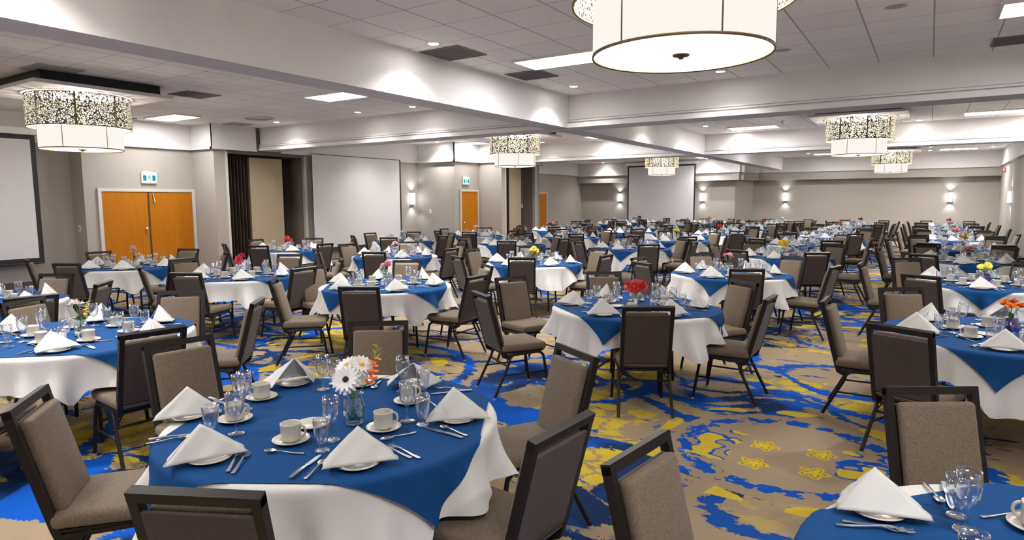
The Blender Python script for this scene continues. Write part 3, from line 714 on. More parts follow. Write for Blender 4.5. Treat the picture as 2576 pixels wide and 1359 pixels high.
# ------------------------------------------------------------------ tableware
def napkin_mesh(k):
    rd = random.Random(k); N = 14
    hgt = rd.uniform(.128, .145); w = rd.uniform(.132, .148)
    A = Vector((-w, -.045, .012)); B = Vector((w, -.05 + rd.uniform(-.01, .01), .010)); P = Vector((rd.uniform(-.02, .02), .03, hgt))
    Cc = Vector((-w * .62, .10, .012)); Dd = Vector((w * .80, .085, .012))
    def patch(m, a, b, p, bulge, nrm):
        vs = []; fs = []; idx = {}
        for i in range(N + 1):
            for j in range(N + 1 - i):
                u = i / N; v = j / N; q = a * (1 - u - v) + b * u + p * v
                q = q + nrm * (bulge * 4 * (u * (1 - u - v) + .6 * v * (1 - v) * .5)) + nrm * (.0035 * math.sin(u * 13 + k) * (1 - v))
                if q.z < .009: q.z = .009
                idx[i, j] = len(vs); vs.append(q)
        for i in range(N):
            for j in range(N - i):
                fs.append((idx[i, j], idx[i + 1, j], idx[i, j + 1]))
                if i + j < N - 1: fs.append((idx[i + 1, j], idx[i + 1, j + 1], idx[i, j + 1]))
        m.add(vs, fs)
    m = MB()
    patch(m, A, B, P, .016, Vector((0, -.8, .5)))
    patch(m, A, Cc, P, .008, Vector((-.8, .1, .5))); patch(m, Dd, B, P, .008, Vector((.8, .1, .5)))
    me = m.mesh('folded_napkin', MT['napkin'], True)
    bm = bmesh.new(); bm.from_mesh(me); bmesh.ops.remove_doubles(bm, verts=bm.verts, dist=.0006)
    bmesh.ops.recalc_face_normals(bm, faces=bm.faces[:])
    bm.normal_update(); bm.verts.index_update()
    vs = [v.co.copy() for v in bm.verts]; nv = len(vs)
    ns = [v.normal.copy() for v in bm.verts]
    fs = [tuple(v.index for v in f.verts) for f in bm.faces]
    bd = [(e.verts[0].index, e.verts[1].index) for e in bm.edges if len(e.link_faces) == 1]
    bm.free(); o = MB()
    inner = [v - n * .003 for v, n in zip(vs, ns)]
    for v in inner: v.z = max(v.z, .0085)
    o.add(vs + inner, fs + [tuple(nv + i for i in reversed(f)) for f in fs] + [(p, q, nv + q, nv + p) for p, q in bd])
    return o.mesh('folded_napkin', MT['napkin'], True)
NAP = [napkin_mesh(k) for k in range(5)]
def dish(r, name): return MB().lathe([(.001, .003), (r * .58, .003), (r * .62, .0), (r * .66, .003), (r * .98, .0125), (r, .0145), (r * .985, .0165), (r * .64, .0075), (r * .60, .006), (.001, .006)], 36).mesh(name, MT['china'], True)
PLATE, SAUCER = dish(.083, 'bread_plate'), dish(.076, 'saucer')
cupm = MB().lathe([(.001, .004), (.030, .003), (.032, 0), (.036, .002), (.0405, .010), (.0415, .068), (.0425, .073), (.0405, .074), (.039, .068), (.038, .012), (.030, .008), (.001, .008)], 32).mesh('cup', MT['china'], True)
hp = [(math.cos(a) * .021 + .040, 0, .040 + math.sin(a) * .024) for a in [R(d) for d in range(-78, 79, 12)]]
cuph = MB().tube([(.037, 0, hp[0][2] + .001)] + hp + [(.037, 0, hp[-1][2])], .0052, 8).mesh('handle', MT['china'], True)
gob = MB().lathe([(.001, .003), (.034, .002), (.036, .004), (.030, .006), (.010, .010), (.0052, .018), (.0045, .045), (.0055, .066), (.011, .076), (.024, .090), (.033, .112), (.0355, .138), (.0325, .186), (.0318, .186), (.0347, .138), (.032, .113), (.023, .092), (.008, .081), (.001, .080)], 28).mesh('bowl', MT['glass'], True)
tum = MB().lathe([(.001, .003), (.029, .002), (.031, .005), (.024, .010), (.011, .018), (.013, .024), (.021, .036), (.028, .060), (.0325, .095), (.0345, .133), (.0335, .133), (.0315, .095), (.0268, .061), (.019, .039), (.008, .030), (.001, .030)], 28).mesh('footed_tumbler', MT['glass'], True)
def blade(prof, t, M=None, m=None):
    """flat strip along +y: (y, half width, z of its middle)"""
    m = m or MB(); vs = []; fs = []
    for y, w, z in prof: vs += [(-w, y, z - t / 2), (w, y, z - t / 2), (w, y, z + t / 2), (-w, y, z + t / 2)]
    n = len(prof)
    for i in range(n - 1):
        for k in range(4): fs.append((i * 4 + k, i * 4 + (k + 1) % 4, i * 4 + 4 + (k + 1) % 4, i * 4 + 4 + k))
    fs += [(3, 2, 1, 0), tuple((n - 1) * 4 + k for k in range(4))]
    m.add(vs, fs); return m
def fork():
    m = blade([(-.095, .0055, .003), (-.09, .0075, .003), (-.05, .006, .0035), (.0, .0036, .008), (.03, .0032, .011), (.045, .006, .009), (.055, .0115, .006), (.062, .0125, .005)], .0026)
    for x in (-.0108, -.0036, .0036, .0108):
        b = blade([(.060, .0018, .0052), (.08, .0016, .0045), (.095, .001, .008)], .0022); m.add([(a + x, y, z) for a, y, z in b.v], b.f)
    return m.mesh('fork', MT['steel'], angle=40)
def spoon():
    m = blade([(-.085, .0045, .003), (-.08, .0065, .003), (-.04, .005, .0035), (.0, .003, .007), (.025, .0028, .009), (.035, .006, .007)], .0025)
    vs = []; fs = []
    for i in range(7):
        for k in range(16):
            r = i / 6; th = 2 * PI * k / 16; vs.append((.0165 * r * math.cos(th), .057 + .025 * r * math.sin(th), .0025 + .0065 * r * r))
    for i in range(6):
        for k in range(16): fs.append((i * 16 + k, i * 16 + (k + 1) % 16, i * 16 + 16 + (k + 1) % 16, i * 16 + 16 + k))
    m.add(vs, fs); return m.mesh('spoon', MT['steel'], True)
def knife(): return blade([(-.105, .006, .005), (-.10, .008, .005), (-.05, .0085, .006), (.0, .0065, .005), (.004, .0055, .004), (.02, .0088, .0032), (.08, .0092, .0025), (.105, .006, .0022), (.113, .0015, .002)], .004).mesh('knife', MT['steel'], angle=35)
FORK, SPOON, KNIFE = fork(), spoon(), knife()
shk = MB().lathe([(.001, 0), (.019, 0), (.020, .004), (.017, .03), (.015, .058), (.001, .058)], 14).mesh('jar', MT['glass'], True)
shs = MB().lathe([(.001, .002), (.017, .002), (.015, .035), (.001, .036)], 12).mesh('salt', MT['salt'], True)
shc = MB().lathe([(.016, .058), (.016, .068), (.011, .078), (.001, .080)], 14).mesh('cap', MT['steel'], True)

# ------------------------------------------------------------------ flowers
def petals(m, n, L, W, z0, lift, curl, rot=0.0, c=(0, 0, 0)):
    for k in range(n):
        a = 2 * PI * k / n + rot; M = Matrix.Translation(c) @ Matrix.Rotation(a, 4, 'Z'); vs = []; fs = []
        for i in range(6):
            t = i / 5; y = L * t * math.cos(lift); z = z0 + L * t * math.sin(lift) + curl * t * t
            w = W * (math.sin(PI * (.12 + .80 * t)) ** .8)
            for x in (-1, 0, 1): vs.append(M @ Vector((x * w, y + .006, z - .18 * w * (x == 0))))
        for i in range(5):
            for j in range(2): fs.append((i * 3 + j, i * 3 + j + 1, i * 3 + j + 4, i * 3 + j + 3))
        m.add(vs, fs)
def flower(kind, col, eye='yeye'):
    m = MB()
    if kind == 'daisy':
        petals(m, 17, .052, .0085, 0, R(8), -.012); petals(m, 14, .046, .0085, .004, R(20), -.008, .2)
        m.mat(1).lathe([(.013, 0), (.012, .008), (.006, .012), (.001, .013)], 12)
    elif kind == 'gerbera':
        petals(m, 24, .055, .006, 0, R(2), -.016); petals(m, 20, .048, .006, .004, R(22), -.008, .13); petals(m, 16, .034, .005, .007, R(45), 0, .3); petals(m, 12, .022, .004, .009, R(62), 0, .1)
        m.mat(1).lathe([(.012, 0), (.011, .012), (.001, .016)], 10)
    elif kind == 'lily':
        petals(m, 6, .060, .014, 0, R(48), -.022); petals(m, 3, .05, .012, .005, R(66), -.01, .5)
        m.mat(1)
        for k in range(4): m.tube([(0, 0, 0), (.008 * math.cos(k * 1.6), .008 * math.sin(k * 1.6), .04)], .0012, 4)
    elif kind == 'carnation':
        for i in range(5): petals(m, 11 - i, .040 - .004 * i, .013, .004 * i, R(2 + 19 * i), .004, i * .37)
        m.mat(1).lathe([(.008, -.02), (.010, -.002), (.001, 0)], 8)
    elif kind == 'snapdragon':
        for i in range(7):
            a = i * 2.4; petals(m, 5, .026 - .002 * i, .009, 0, R(35), -.004, a, (.010 * math.cos(a), .010 * math.sin(a), .018 * i))
        m.mat(1)
        for i in range(7):
            a = i * 2.1; z = .115 + i * .009; m.tube([(0, 0, z - .01), (.012 * math.cos(a), .012 * math.sin(a), z), (.020 * math.cos(a) + .006 * i, .02 * math.sin(a), z + .012)], [.002, .003, .001], 5)
    return m.mesh('flower', [MT['p_' + col], MT[eye]], True)
FLC = {}
def fl_mesh(kind, col, eye='yeye'):
    if (kind, col, eye) not in FLC: FLC[kind, col, eye] = flower(kind, col, eye)
    return FLC[kind, col, eye]
VASE = dict(
    jar=MB().lathe([(.001, .004), (.036, .003), (.041, .008), (.049, .05), (.050, .085), (.040, .118), (.036, .128), (.046, .140), (.0445, .141), (.0345, .128), (.0385, .117), (.0478, .085), (.047, .05), (.038, .012), (.001, .010)], 32).mesh('glass_vase', MT['vglass'], True),
    cyl=MB().lathe([(.001, .004), (.036, .003), (.038, .006), (.039, .14), (.0375, .14), (.036, .012), (.001, .010)], 28).mesh('glass_vase', MT['vglass'], True),
    bud=MB().lathe([(.001, .004), (.026, .003), (.033, .02), (.034, .045), (.020, .085), (.014, .115), (.020, .128), (.019, .129), (.0125, .115), (.018, .085), (.0315, .045), (.030, .02), (.001, .010)], 24).mesh('glass_vase', MT['vglass'], True),
    bowl=MB().lathe([(.001, .004), (.034, .003), (.058, .03), (.062, .06), (.050, .095), (.042, .11), (.050, .122), (.0485, .123), (.040, .11), (.048, .094), (.0595, .06), (.055, .03), (.03, .010), (.001, .010)], 28).mesh('glass_vase', MT['pglass'], True))
sq = MB()
for s in (-1, 1):
    sq.box((s * .040 - .0025, -.0425, .0), (s * .040 + .0025, .0425, .14)); sq.box((-.0375, s * .040 - .0025, .0), (.0375, s * .040 + .0025, .14))
sq.box((-.0375, -.0375, .0), (.0375, .0375, .012))
VASE['square'] = sq.mesh('glass_vase', MT['vglass'])
PEB = MB()
rp = random.Random(3)
for k in range(16):
    a = rp.uniform(0, 6.3); r = rp.uniform(0, .026); PEB.lathe([(.001, -.007), (.008, -.004), (.0095, .001), (.007, .006), (.001, .008)], 7, (r * math.cos(a), r * math.sin(a), .02 + rp.uniform(0, .018)))
PEB = PEB.mesh('pebbles', MT['pebble'], True)
def leafm(L, W):
    m = MB(); petals(m, 1, L, W, 0, R(55), -.03); return m.mesh('leaf', MT['leaf'], True)
LEAF = [leafm(.09, .018), leafm(.07, .012)]
def aim(p, d, roll=0.0, s=1.0):
    d = Vector(d).normalized(); q = d.to_track_quat('Z', 'Y')
    return Matrix.Translation(p) @ q.to_matrix().to_4x4() @ Matrix.Rotation(roll, 4, 'Z') @ Matrix.Scale(s, 4)
def bouquet(x, y, tname, vase, fl, seed, near, where, leaves=2, scale=1.0, group=None):
    rd = random.Random(seed); z = ZT
    v = tag(put('glass_vase', None if vase == 'jar' else VASE[vase], None, (x, y, z), rd.uniform(0, 1.2)), '%s glass vase %s' % ({'jar': 'clear bulbous', 'cyl': 'clear straight', 'bud': 'small clear', 'bowl': 'round purple', 'square': 'clear square'}[vase], where), 'vase', 'glass vases on the tables')
    if vase == 'jar': put('jar', VASE['jar'], v); put('pebbles', PEB, v)
    o = tag(empty('flower_bouquet', (x, y, z), 0), '%s %s' % (tname, where), 'flowers', 'flower centrepieces')
    sm = MB()
    for i, (kind, col, eye, dx, dy, h, s) in enumerate(fl):
        p = Vector((dx, dy, h)); b = Vector((-dx * .25, -dy * .25, .022)); neck = Vector((dx * .12, dy * .12, .125))
        t = MB().tube([b, neck, p * .6 + neck * .4 + Vector((0, 0, .01)), p], .0025, 5).mesh('stem', MT['stem'], True)
        if near: put('stem', t, o)
        else: sm.add([tuple(q.co) for q in t.vertices], [tuple(f.vertices) for f in t.polygons])
        d = Vector((dx, dy, .07)) + Vector((.035, -.05, 0)) if kind in ('daisy', 'gerbera') else Vector((dx * .3, dy * .3, .09)) if kind == 'snapdragon' else Vector((dx * .8, dy * .8, .09))
        put('flower', fl_mesh(kind, col, eye), o, M=aim(p, d, rd.uniform(0, 6), s * scale))
    if not near: put('stem', sm.mesh('stem', MT['stem'], True), o)
    for i in range(leaves):
        a = rd.uniform(0, 6.28); put('leaf', LEAF[i % 2], o, M=aim((.014 * math.cos(a), .014 * math.sin(a), .115), (math.cos(a) * .3, math.sin(a) * .3, 1), a))
    return o

# ------------------------------------------------------------------ the tables of the room
ROW = ['first', 'second', 'third', 'fourth', 'fifth', 'sixth', 'seventh', 'eighth', 'ninth']
COLN = ['right of aisle', 'first left of aisle', 'second left of aisle', 'third left of aisle', 'fourth left of aisle']
XS = [[.50, -2.25, -5.32, -7.9], [.51, -2.27, -5.38, -7.80, -10.45], [.57, -2.20, -5.28, -8.18, -11.15], [.52, -2.08, -5.13, -7.95, -11.02], [.57, -2.28, -5.20, -8.08, -10.95],
      [.55, -2.15, -4.98, -7.72, -10.40], [.55, -2.25, -5.12, -7.95, -11.0], [.55, -2.2, -5.05, -7.9, -11.0], [.55, -2.15, -4.95, -7.8, -10.9]]
YS = [[1.98, 1.96, 2.21, 2.36], [5.78, 5.59, 5.51, 5.25, 5.12], [9.19, 8.74, 8.75, 8.63, 8.62], [12.4, 11.9, 12.45, 12.2, 11.95], [15.4, 15.3, 15.4, 15.3, 15.0],
      [18.6, 18.5, 18.5, 18.5, 18.5], [21.7] * 5, [24.7] * 5, [27.5, 27.5, 27.5, 27.3, 27.3]]
# measured chairs: angle slot -> (x, y of the top rail's middle, facing in degrees or None for straight at the table)
MEAS = {
    (0, 1): {240: (-3.15, 1.08, 51), 300: (-1.70, .96, 117), 0: (-1.075, 1.99, 176), 60: (-1.585, 3.08, 239), 120: (-3.13, 3.125, 308), 180: (-3.73, 2.065, 353)},
    (0, 2): {0: (-4.14, 2.135, 173), 120: (-5.80, 3.265, 316), 180: (-6.42, 2.235, 23), 60: (-4.66, 3.27, 222)},
    (0, 3): {120: (-8.475, 3.31, 301), 60: (-7.12, 3.2, 225)},
    (0, 0): {180: (-.775, 1.95, 353), 120: (.04, 3.27, 304)},
    (1, 1): {300: (-1.78, 4.66, 120), 240: (-3.305, 4.56, 57), 180: (-3.765, 5.755, 338), 120: (-3.11, 6.71, 300), 60: (-1.535, 6.66, 232), 0: (-1.08, 5.65, 180)},
    (1, 2): {300: (-4.59, 4.33, 120), 0: (-4.13, 5.65, 183), 240: (-5.87, 4.31, 43), 180: (-6.665, 5.46, 351)},
    (1, 0): {240: (-.125, 4.715, 67), 120: (-.19, 6.87, 303), 180: (-.685, 5.785, 0)},
    (2, 0): {240: (-.05, 8.1, 60), 180: (-.715, 9.3, 0), 120: (-.245, 10.41, 300)},
    (2, 1): {300: (-1.78, 7.84, 112), 240: (-3.155, 7.965, 58)},
    (2, 2): {300: (-4.91, 7.80, 122)},
}
CPOS = {0: 'near right side', 60: 'far right side', 120: 'far side', 180: 'far left side', 240: 'near left side', 300: 'near side'}
NICK = {(0, 0): 'the front right corner table', (0, 1): 'the white daisy table', (0, 2): 'the front white lily table', (1, 0): 'the orange lily table', (1, 1): 'the big red gerbera table',
        (1, 2): 'the pink flower table, second row', (1, 3): 'the magenta flower table', (1, 4): 'the table before the orange double doors', (2, 2): 'the yellow daisy table, third row', (0, 3): 'the table by the near screen'}
def tw(r, c): return NICK.get((r, c), '%s row table, %s' % (ROW[r], COLN[c]))
SHARED = {}
for kk in range(4):
    w, D = white_cloth(50 + kk, 11 + kk, [(R(a), TZ - .49) for a in (0, 60, 120, 180, 240, 300)], .36, 0); SHARED[kk] = (w, blue_cloth(D, PI / 4 + .05 * (kk - 1.5), n_=50))
BPH = {(0, 1): R(-14 + 45), (1, 1): R(5 + 45), (1, 2): R(-4 + 45)}
BOFF = {(0, 1): (.03, -.02)}
def dims_seen(x, y): return in_view(x, y, .8, 1.1)
FB = {  # bouquets: name, vase, flowers (kind, colour, eye, dx, dy, height, size)
    (0, 1): ('white gerbera daisies with an orange snapdragon', 'jar', [('daisy', 'white', 'darkeye', .012, -.05, .215, 1.15), ('daisy', 'white', 'yeye', -.045, .01, .255, 1.1), ('daisy', 'white', 'yeye', .02, .035, .262, 1.0), ('snapdragon', 'orange', 'lime', .062, .04, .185, 1.05)], 0),
    (0, 2): ('white and blush lilies with fresh green leaves', 'square', [('lily', 'white', 'lime', -.05, -.03, .215, .9), ('lily', 'palepink', 'lime', .0, .0, .225, .9), ('lily', 'white', 'lime', -.075, .0, .235, .8), ('snapdragon', 'lemon', 'lime', .04, .02, .14, .7)], 5),
    (1, 0): ('orange lilies with broad leaves', 'bowl', [('lily', 'orange', 'yeye', .0, -.03, .20, 1.0), ('lily', 'orange', 'yeye', -.04, .0, .215, 1.0), ('lily', 'orange', 'yeye', .05, .0, .205, 1.0), ('lily', 'orange', 'yeye', .01, .04, .225, .9)], 4),
    (1, 1): ('large bright red gerberas', 'square', [('gerbera', 'red', 'yeye', .0, -.03, .185, 1.15), ('gerbera', 'red', 'eye', -.06, .0, .195, 1.1), ('gerbera', 'red', 'yeye', .06, .02, .20, 1.1), ('gerbera', 'red', 'eye', .0, .05, .215, 1.0)], 1),
    (1, 2): ('pink and white carnations', 'jar', [('carnation', 'palepink', 'lime', -.03, -.02, .21, 1.1), ('carnation', 'pink', 'lime', .03, .0, .235, 1.1), ('carnation', 'palepink', 'lime', -.01, .03, .25, 1.0)], 2),
    (1, 3): ('tall magenta blooms', 'cyl', [('gerbera', 'magenta', 'eye', .0, -.02, .20, 1.0), ('gerbera', 'magenta', 'eye', -.035, .01, .23, 1.0), ('carnation', 'magenta', 'lime', .02, .02, .26, 1.0)], 1),
    (1, 4): ('pale pink stacked blooms', 'bud', [('carnation', 'palepink', 'lime', -.01, .0, .21, 1.1), ('carnation', 'palepink', 'lime', .02, .0, .26, 1.1), ('lily', 'palepink', 'lime', -.04, .02, .29, .9)], 1),
}
def simple(kind, col, eye, nm, vase='cyl', n=4, h=.20, s=1.0, leaves=1):
    rd = random.Random(nm); return (nm, vase, [(kind, col, eye, .042 * math.cos(i * 2.1 + 1), .042 * math.sin(i * 2.1 + 1), h + .02 * (i % 3), s) for i in range(n)], leaves)
FB[2, 0] = simple('daisy', 'lemon', 'lime', 'lemon yellow daisies with green leaves', 'bowl', 4, .18, .85, 3)
FB[2, 1] = simple('lily', 'pink', 'lime', 'pink lilies with a thin twig', 'jar', 5, .21, .95)
FB[2, 2] = simple('daisy', 'yellow', 'darkeye', 'golden daisies with dark eyes', 'square', 5, .19, .9)
FB[2, 3] = simple('carnation', 'palepink', 'lime', 'cream and blush carnations', 'jar', 4, .19, 1.0)
FB[2, 4] = simple('gerbera', 'red', 'eye', 'two red gerberas', 'cyl', 3, .21, 1.0)
FB[3, 0] = simple('carnation', 'pink', 'lime', 'hot pink carnations', 'cyl', 5, .16, 1.2)
FB[3, 1] = simple('gerbera', 'yellow', 'yeye', 'bright yellow gerberas', 'jar', 5, .21, 1.1)
FB[3, 2] = simple('carnation', 'mauve', 'lime', 'low mauve carnations', 'cyl', 3, .15, .9)
FB[3, 3] = simple('lily', 'peach', 'yeye', 'peach coloured lilies', 'jar', 4, .19, .9)
FB[3, 4] = simple('carnation', 'white', 'lime', 'white carnations', 'jar', 4, .20, 1.1)
for (k, c, col, nm) in ((4, 0, 'yellow', 'golden yellow blooms'), (4, 1, 'white', 'white blooms'), (4, 2, 'lemon', 'lemon yellow blooms'), (4, 3, 'mauve', 'mauve blooms'), (4, 4, 'palepink', 'blush pink blooms'),
                        (5, 0, 'pink', 'pink blooms'), (5, 1, 'white', 'white blooms'), (5, 2, 'red', 'crimson blooms'), (5, 3, 'white', 'white blooms'), (5, 4, 'pink', 'pink blooms'),
                        (6, 0, 'white', 'white blooms'), (6, 1, 'orange', 'orange blooms'), (6, 2, 'white', 'white blooms'), (6, 3, 'white', 'white blooms'), (6, 4, 'white', 'white blooms'),
                        (7, 0, 'white', 'white blooms'), (7, 1, 'white', 'white blooms'), (7, 2, 'magenta', 'magenta blooms'), (7, 3, 'white', 'white blooms'), (7, 4, 'palepink', 'blush pink blooms'),
                        (8, 0, 'red', 'red blooms'), (8, 1, 'darkred', 'dark red blooms'), (8, 2, 'white', 'white blooms'), (8, 3, 'orange', 'orange blooms'), (8, 4, 'darkred', 'dark red blooms')):
    FB[k, c] = simple('carnation', col, 'lime', nm, 'cyl', 3, .21, 1.25, 0)
NOB = {(0, 0), (0, 3)}
SETL = [(-35, .60, 'n'), (-22, .545, 'f1'), (-18, .535, 'f2'), (-13, .32, 'c'), (-9, .405, 't'), (7.5, .55, 'k'), (11, .54, 's'), (15, .44, 'w'), (20, .35, 'g')]
EXPL = {(0, 1): [
    ('n', 240, -2.81, 1.58, 1.05), ('n', 300, -2.27, 1.35, 1.15), ('n', 0, -1.75, 1.62, .95), ('n', 60, -1.74, 2.21, .80), ('n', 120, -2.27, 2.52, 3.6), ('n', 180, -2.84, 2.19, 4.3),
    ('c', 180, -2.77, 1.94, 3.9), ('c', 240, -2.59, 1.67, 1.0), ('c', 300, -2.16, 1.64, .55), ('c', 0, -1.94, 1.95, .9), ('c', 60, -2.10, 2.29, 1.2), ('c', 120, -2.52, 2.37, 2.5),
    ('g', 180, -2.69, 1.79, 0), ('g', 240, -2.43, 1.57, 0), ('g', 300, -2.03, 1.74, 0), ('g', 0, -1.92, 2.08, 0), ('g', 120, -2.63, 2.21, 0), ('g', 60, -2.25, 2.41, 0),
    ('w', 240, -2.50, 1.50, 0), ('w', 300, -1.97, 1.64, 0), ('w', 0, -1.83, 2.08, 0), ('w', 60, -2.12, 2.42, 0), ('w', 180, -2.84, 1.86, 0), ('w', 120, -2.66, 2.31, 0),
    ('f1', 300, -2.170, 1.385, .76), ('f2', 300, -2.135, 1.39, .69), ('f1', 0, -1.715, 1.785, 1.44), ('f2', 0, -1.685, 1.805, 1.39), ('f1', 240, -2.86, 1.56, -.55), ('f1', 60, -2.055, 2.57, -4.39),
    ('k', 300, -1.90, 1.50, .36), ('s', 300, -1.85, 1.505, .42), ('k', 0, -1.685, 2.05, 1.50), ('s', 0, -1.665, 2.09, 1.42), ('k', 240, -2.615, 1.415, -.61), ('s', 240, -2.60, 1.375, -.50),
    ('k', 180, -2.90, 1.79, -1.67), ('k', 60, -2.02, 2.53, -3.85), ('s', 120, -2.50, 2.57, -.5), ('t', 300, -2.085, 1.545, -4.28), ('t', 0, -1.82, 1.915, -3.49), ('t', 120, -2.45, 2.42, -2.6), ('t', 60, -1.99, 2.33, 1.11)],
  (0, 0): [('n', 180, -.09, 2.24, .30), ('g', 120, .14, 2.255, 0), ('w', 120, .12, 2.345, 0), ('f1', 180, -.10, 2.115, -1.2), ('f2', 180, -.08, 2.135, -1.38), ('k', 120, .10, 2.50, -3.05), ('s', 120, .06, 2.49, -2.84), ('t', 120, .25, 2.43, -.88),
           ('c', 120, .32, 2.38, 3.0), ('w', 180, .14, 1.95, 0), ('g', 180, .22, 1.85, 0)]}
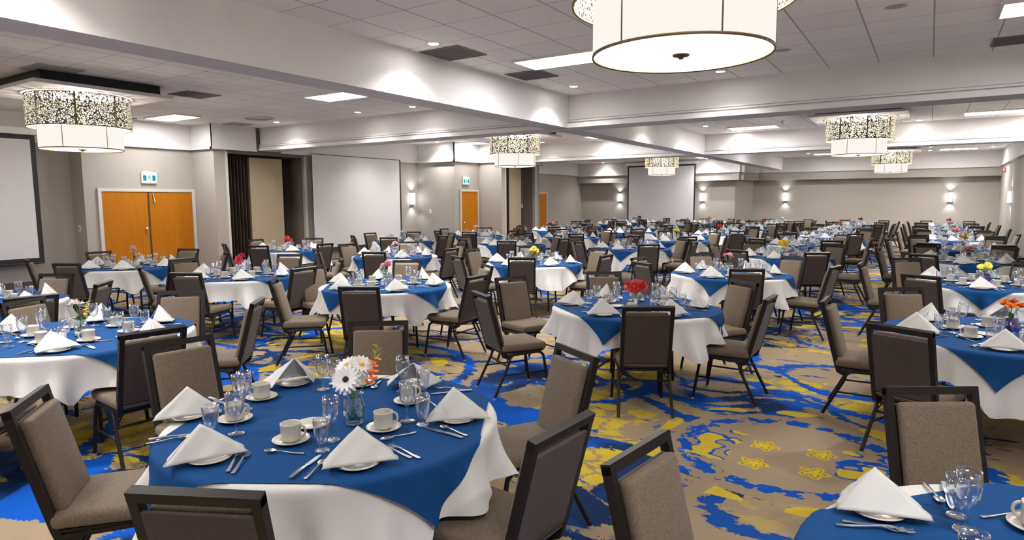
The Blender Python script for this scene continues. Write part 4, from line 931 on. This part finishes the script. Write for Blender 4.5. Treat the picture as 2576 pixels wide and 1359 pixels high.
for r in range(9):
    for c in range(len(XS[r])):
        x, y = XS[r][c], YS[r][c]; where = tw(r, c); near = r < 5; rd = random.Random(100 * r + c)
        yawT = rd.uniform(-.5, .5)
        # chairs
        stops = []
        for a in (0, 60, 120, 180, 240, 300):
            ms = MEAS.get((r, c), {}).get(a)
            if ms:
                f = R(ms[2]) if ms[2] is not None else R(a + 180); tx, ty = ms[0], ms[1]
            else:
                da = R(a + rd.uniform(-6, 6)); f = R(a + 180 + rd.uniform(-9, 9)); q = rd.uniform(1.22, 1.40) if near else rd.uniform(1.35, 1.46)
                if a in (0, 180): q = min(q, 1.30) if near else q - .17
                if (r, c) == (5, 4): q = 1.2
                tx, ty = x + q * math.cos(da), y + q * math.sin(da)
            cx_, cy_ = tx + .325 * math.cos(f), ty + .325 * math.sin(f)
            fr = Vector((cx_ + .22 * math.cos(f) - x, cy_ + .22 * math.sin(f) - y))
            if fr.length < 1.0: stops.append((math.atan2(fr.y, fr.x), TZ - .49))
            if in_view(cx_, cy_, .5, .6):
                chair(cx_, cy_, f, 'taupe banquet chair, %s of %s' % (CPOS[a], where), 'banquet chairs around the round tables', near)
        if not in_view(x, y, .74, .9): continue
        # table
        t = tag(empty('round_table', (x, y, 0), yawT), 'round banquet table under the cloths, %s' % where, 'table', 'round banquet tables')
        tt = put('tabletop', ttop, t)
        if (r, c) == (0, 1): tt.scale = (.96, .96, 1)
        for l in tlegs: put('leg', l, t)
        for l in tbrace: put('leg_brace', l, t)
        # cloths
        trr = .72 if (r, c) == (0, 1) else TR
        if near:
            ph = BPH.get((r, c), PI / 4 + rd.uniform(-.12, .12))
            w, D = white_cloth(r * 7 + c + 3, rd.choice((11, 12, 13, 14)), stops, .37, ph - PI / 4, trr); b = blue_cloth(D, ph, 1.40 * trr / TR, BOFF.get((r, c), (rd.uniform(-.03, .03), rd.uniform(-.03, .03))), 84, trr)
            rz = 0
        else:
            w, b = SHARED[rd.randrange(4)]; rz = rd.choice((0, PI))
        tag(put('white_tablecloth', w, None, (x, y, 0), rz), 'white floor cloth draped over %s' % where if False else 'white round tablecloth hanging over %s' % where, 'tablecloth', 'white tablecloths')
        tag(put('blue_overlay', b, None, (x, y, 0), rz), 'royal blue square overlay cloth on %s' % where, 'tablecloth', 'blue overlay cloths')
        # settings, one to each chair
        items = []
        if (r, c) in EXPL:
            items = list(EXPL[r, c])
        else:
            for a in (0, 60, 120, 180, 240, 300):
                for da, rr, kd in SETL:
                    if kd in ('f1', 'f2', 't', 'k', 's') and r > 2: continue
                    th = R(a + da + rd.uniform(-2.5, 2.5)); q = rr + rd.uniform(-.015, .015)
                    px, py = x + q * math.cos(th), y + q * math.sin(th)
                    rz = R(a) + PI / 2 + rd.uniform(-.12, .12)
                    if kd == 'n': rz = math.atan2(-py, -px) * .35 + (R(a) if a < 180 else R(a - 360)) * .65 + PI / 2 + rd.uniform(-.3, .3)
                    if kd == 't': rz += rd.choice((1.2, -1.3))
                    if kd == 'c': rz = R(a) + PI + rd.uniform(.6, 2.6)
                    items.append((kd, a, px, py, rz))
        gr = lambda q: q + ' on the round tables'
        for kd, a, px, py, rz in items:
            pos = CPOS[a]
            if not in_view(px, py, .8, .12) or px > XR - .3: continue
            if kd == 'n':
                tag(put('bread_plate', PLATE, None, (px, py, ZT), 0), 'ivory bread plate under napkin, %s of %s' % (pos, where), 'plate', gr('bread plates'))
                tag(put('folded_napkin', NAP[rd.randrange(5)], None, (px + rd.uniform(-.012, .012), py + rd.uniform(-.012, .012), ZT + .0085), rz), 'white folded napkin, %s of %s' % (pos, where), 'napkin', gr('white folded napkins'))
            elif kd == 'c':
                tag(put('saucer', SAUCER, None, (px, py, ZT), 0), 'ivory saucer under cup, %s of %s' % (pos, where), 'saucer', gr('saucers'))
                if near:
                    o = tag(put('coffee_cup', cupm, None, (px, py, ZT + .0075), rz), 'ivory coffee cup, %s of %s' % (pos, where), 'cup', gr('coffee cups')); put('handle', cuph, o)
                else:
                    if 'cf' not in FLC: FLC['cf'] = merged([cupm, cuph], 'coffee_cup')
                    tag(put('coffee_cup', FLC['cf'], None, (px, py, ZT + .0075), rz), 'ivory coffee cup, %s of %s' % (pos, where), 'cup', gr('coffee cups'))
            elif kd == 'g': tag(put('wine_goblet', gob, None, (px, py, ZT), 0), 'clear stemmed goblet, %s of %s' % (pos, where), 'glass', gr('stemmed goblets'))
            elif kd == 'w': tag(put('footed_tumbler', tum, None, (px, py, ZT), 0), 'clear footed water glass, %s of %s' % (pos, where), 'glass', gr('footed water glasses'))
            else:
                me, nm, lb = {'f1': (FORK, 'fork', 'steel outer fork'), 'f2': (FORK, 'fork', 'steel inner fork'), 't': (SPOON, 'teaspoon', 'steel teaspoon below cup'), 'k': (KNIFE, 'table_knife', 'steel knife'), 's': (SPOON, 'dessert_spoon', 'steel spoon beside knife')}[kd]
                tag(put(nm, me, None, (px, py, ZT + .0005), rz), '%s, %s of %s' % (lb, pos, where), {'k': 'knife', 'f1': 'fork', 'f2': 'fork'}.get(kd, 'spoon'), gr(nm.replace('_', ' ') + 's'))
        # centrepiece
        if (r, c) in NOB: continue
        nm, vs, fl, lv = FB[r, c]
        vx, vy = x + rd.uniform(-.04, .04), y + rd.uniform(-.04, .04)
        if (r, c) == (0, 1): vx, vy = -2.10, 1.93
        if (r, c) == (1, 1): vx, vy = -2.26, 5.57
        bouquet(vx, vy, nm, vs, fl, r * 9 + c, near, 'at the middle of ' + where if len((nm + ' at the middle of ' + where).split()) <= 15 else 'on ' + where, lv)
        if r < 3:
            ax = vx - .22 * math.cos(YW) + .05; ay = vy - .22 * math.sin(YW)
            tag(put('butter_dish', SAUCER, None, (ax, ay, ZT), 0), 'small ivory dish beside the vase on %s' % where, 'dish', 'butter dishes beside the vases')
            if (r, c) != (0, 1):
                for k, s in enumerate((-1, 1)):
                    o = tag(empty('salt_shaker' if k else 'pepper_shaker', (vx + .12 * math.cos(YW + .4 * s) - .05, vy + .16 * math.sin(YW + .4 * s) - .17, ZT)), '%s shaker by the vase on %s' % (('glass pepper', 'glass salt')[k], where), 'shaker', 'salt and pepper shakers')
                    put('jar', shk, o); put('salt' if k else 'pepper', shs, o); put('cap', shc, o)

# ------------------------------------------------------------------ world and view
w = bpy.data.worlds.new('world'); sc.world = w; w.use_nodes = True
w.node_tree.nodes['Background'].inputs[0].default_value = (.02, .02, .02, 1); w.node_tree.nodes['Background'].inputs[1].default_value = .2
vs = sc.view_settings; sc.display_settings.display_device = 'sRGB'; vs.view_transform = 'Standard'; vs.look = 'None'; vs.gamma = 1.0; vs.exposure = 2.4; vs.use_curve_mapping = False
cy = sc.cycles
cy.max_bounces = 10; cy.diffuse_bounces = 5; cy.glossy_bounces = 3; cy.transmission_bounces = 4; cy.transparent_max_bounces = 40
cy.caustics_reflective = False; cy.caustics_refractive = False; cy.sample_clamp_indirect = 6.0; cy.use_adaptive_sampling = True; cy.adaptive_threshold = .03
cy.use_denoising = True
try: cy.denoiser = 'OPENIMAGEDENOISE'
except Exception: pass
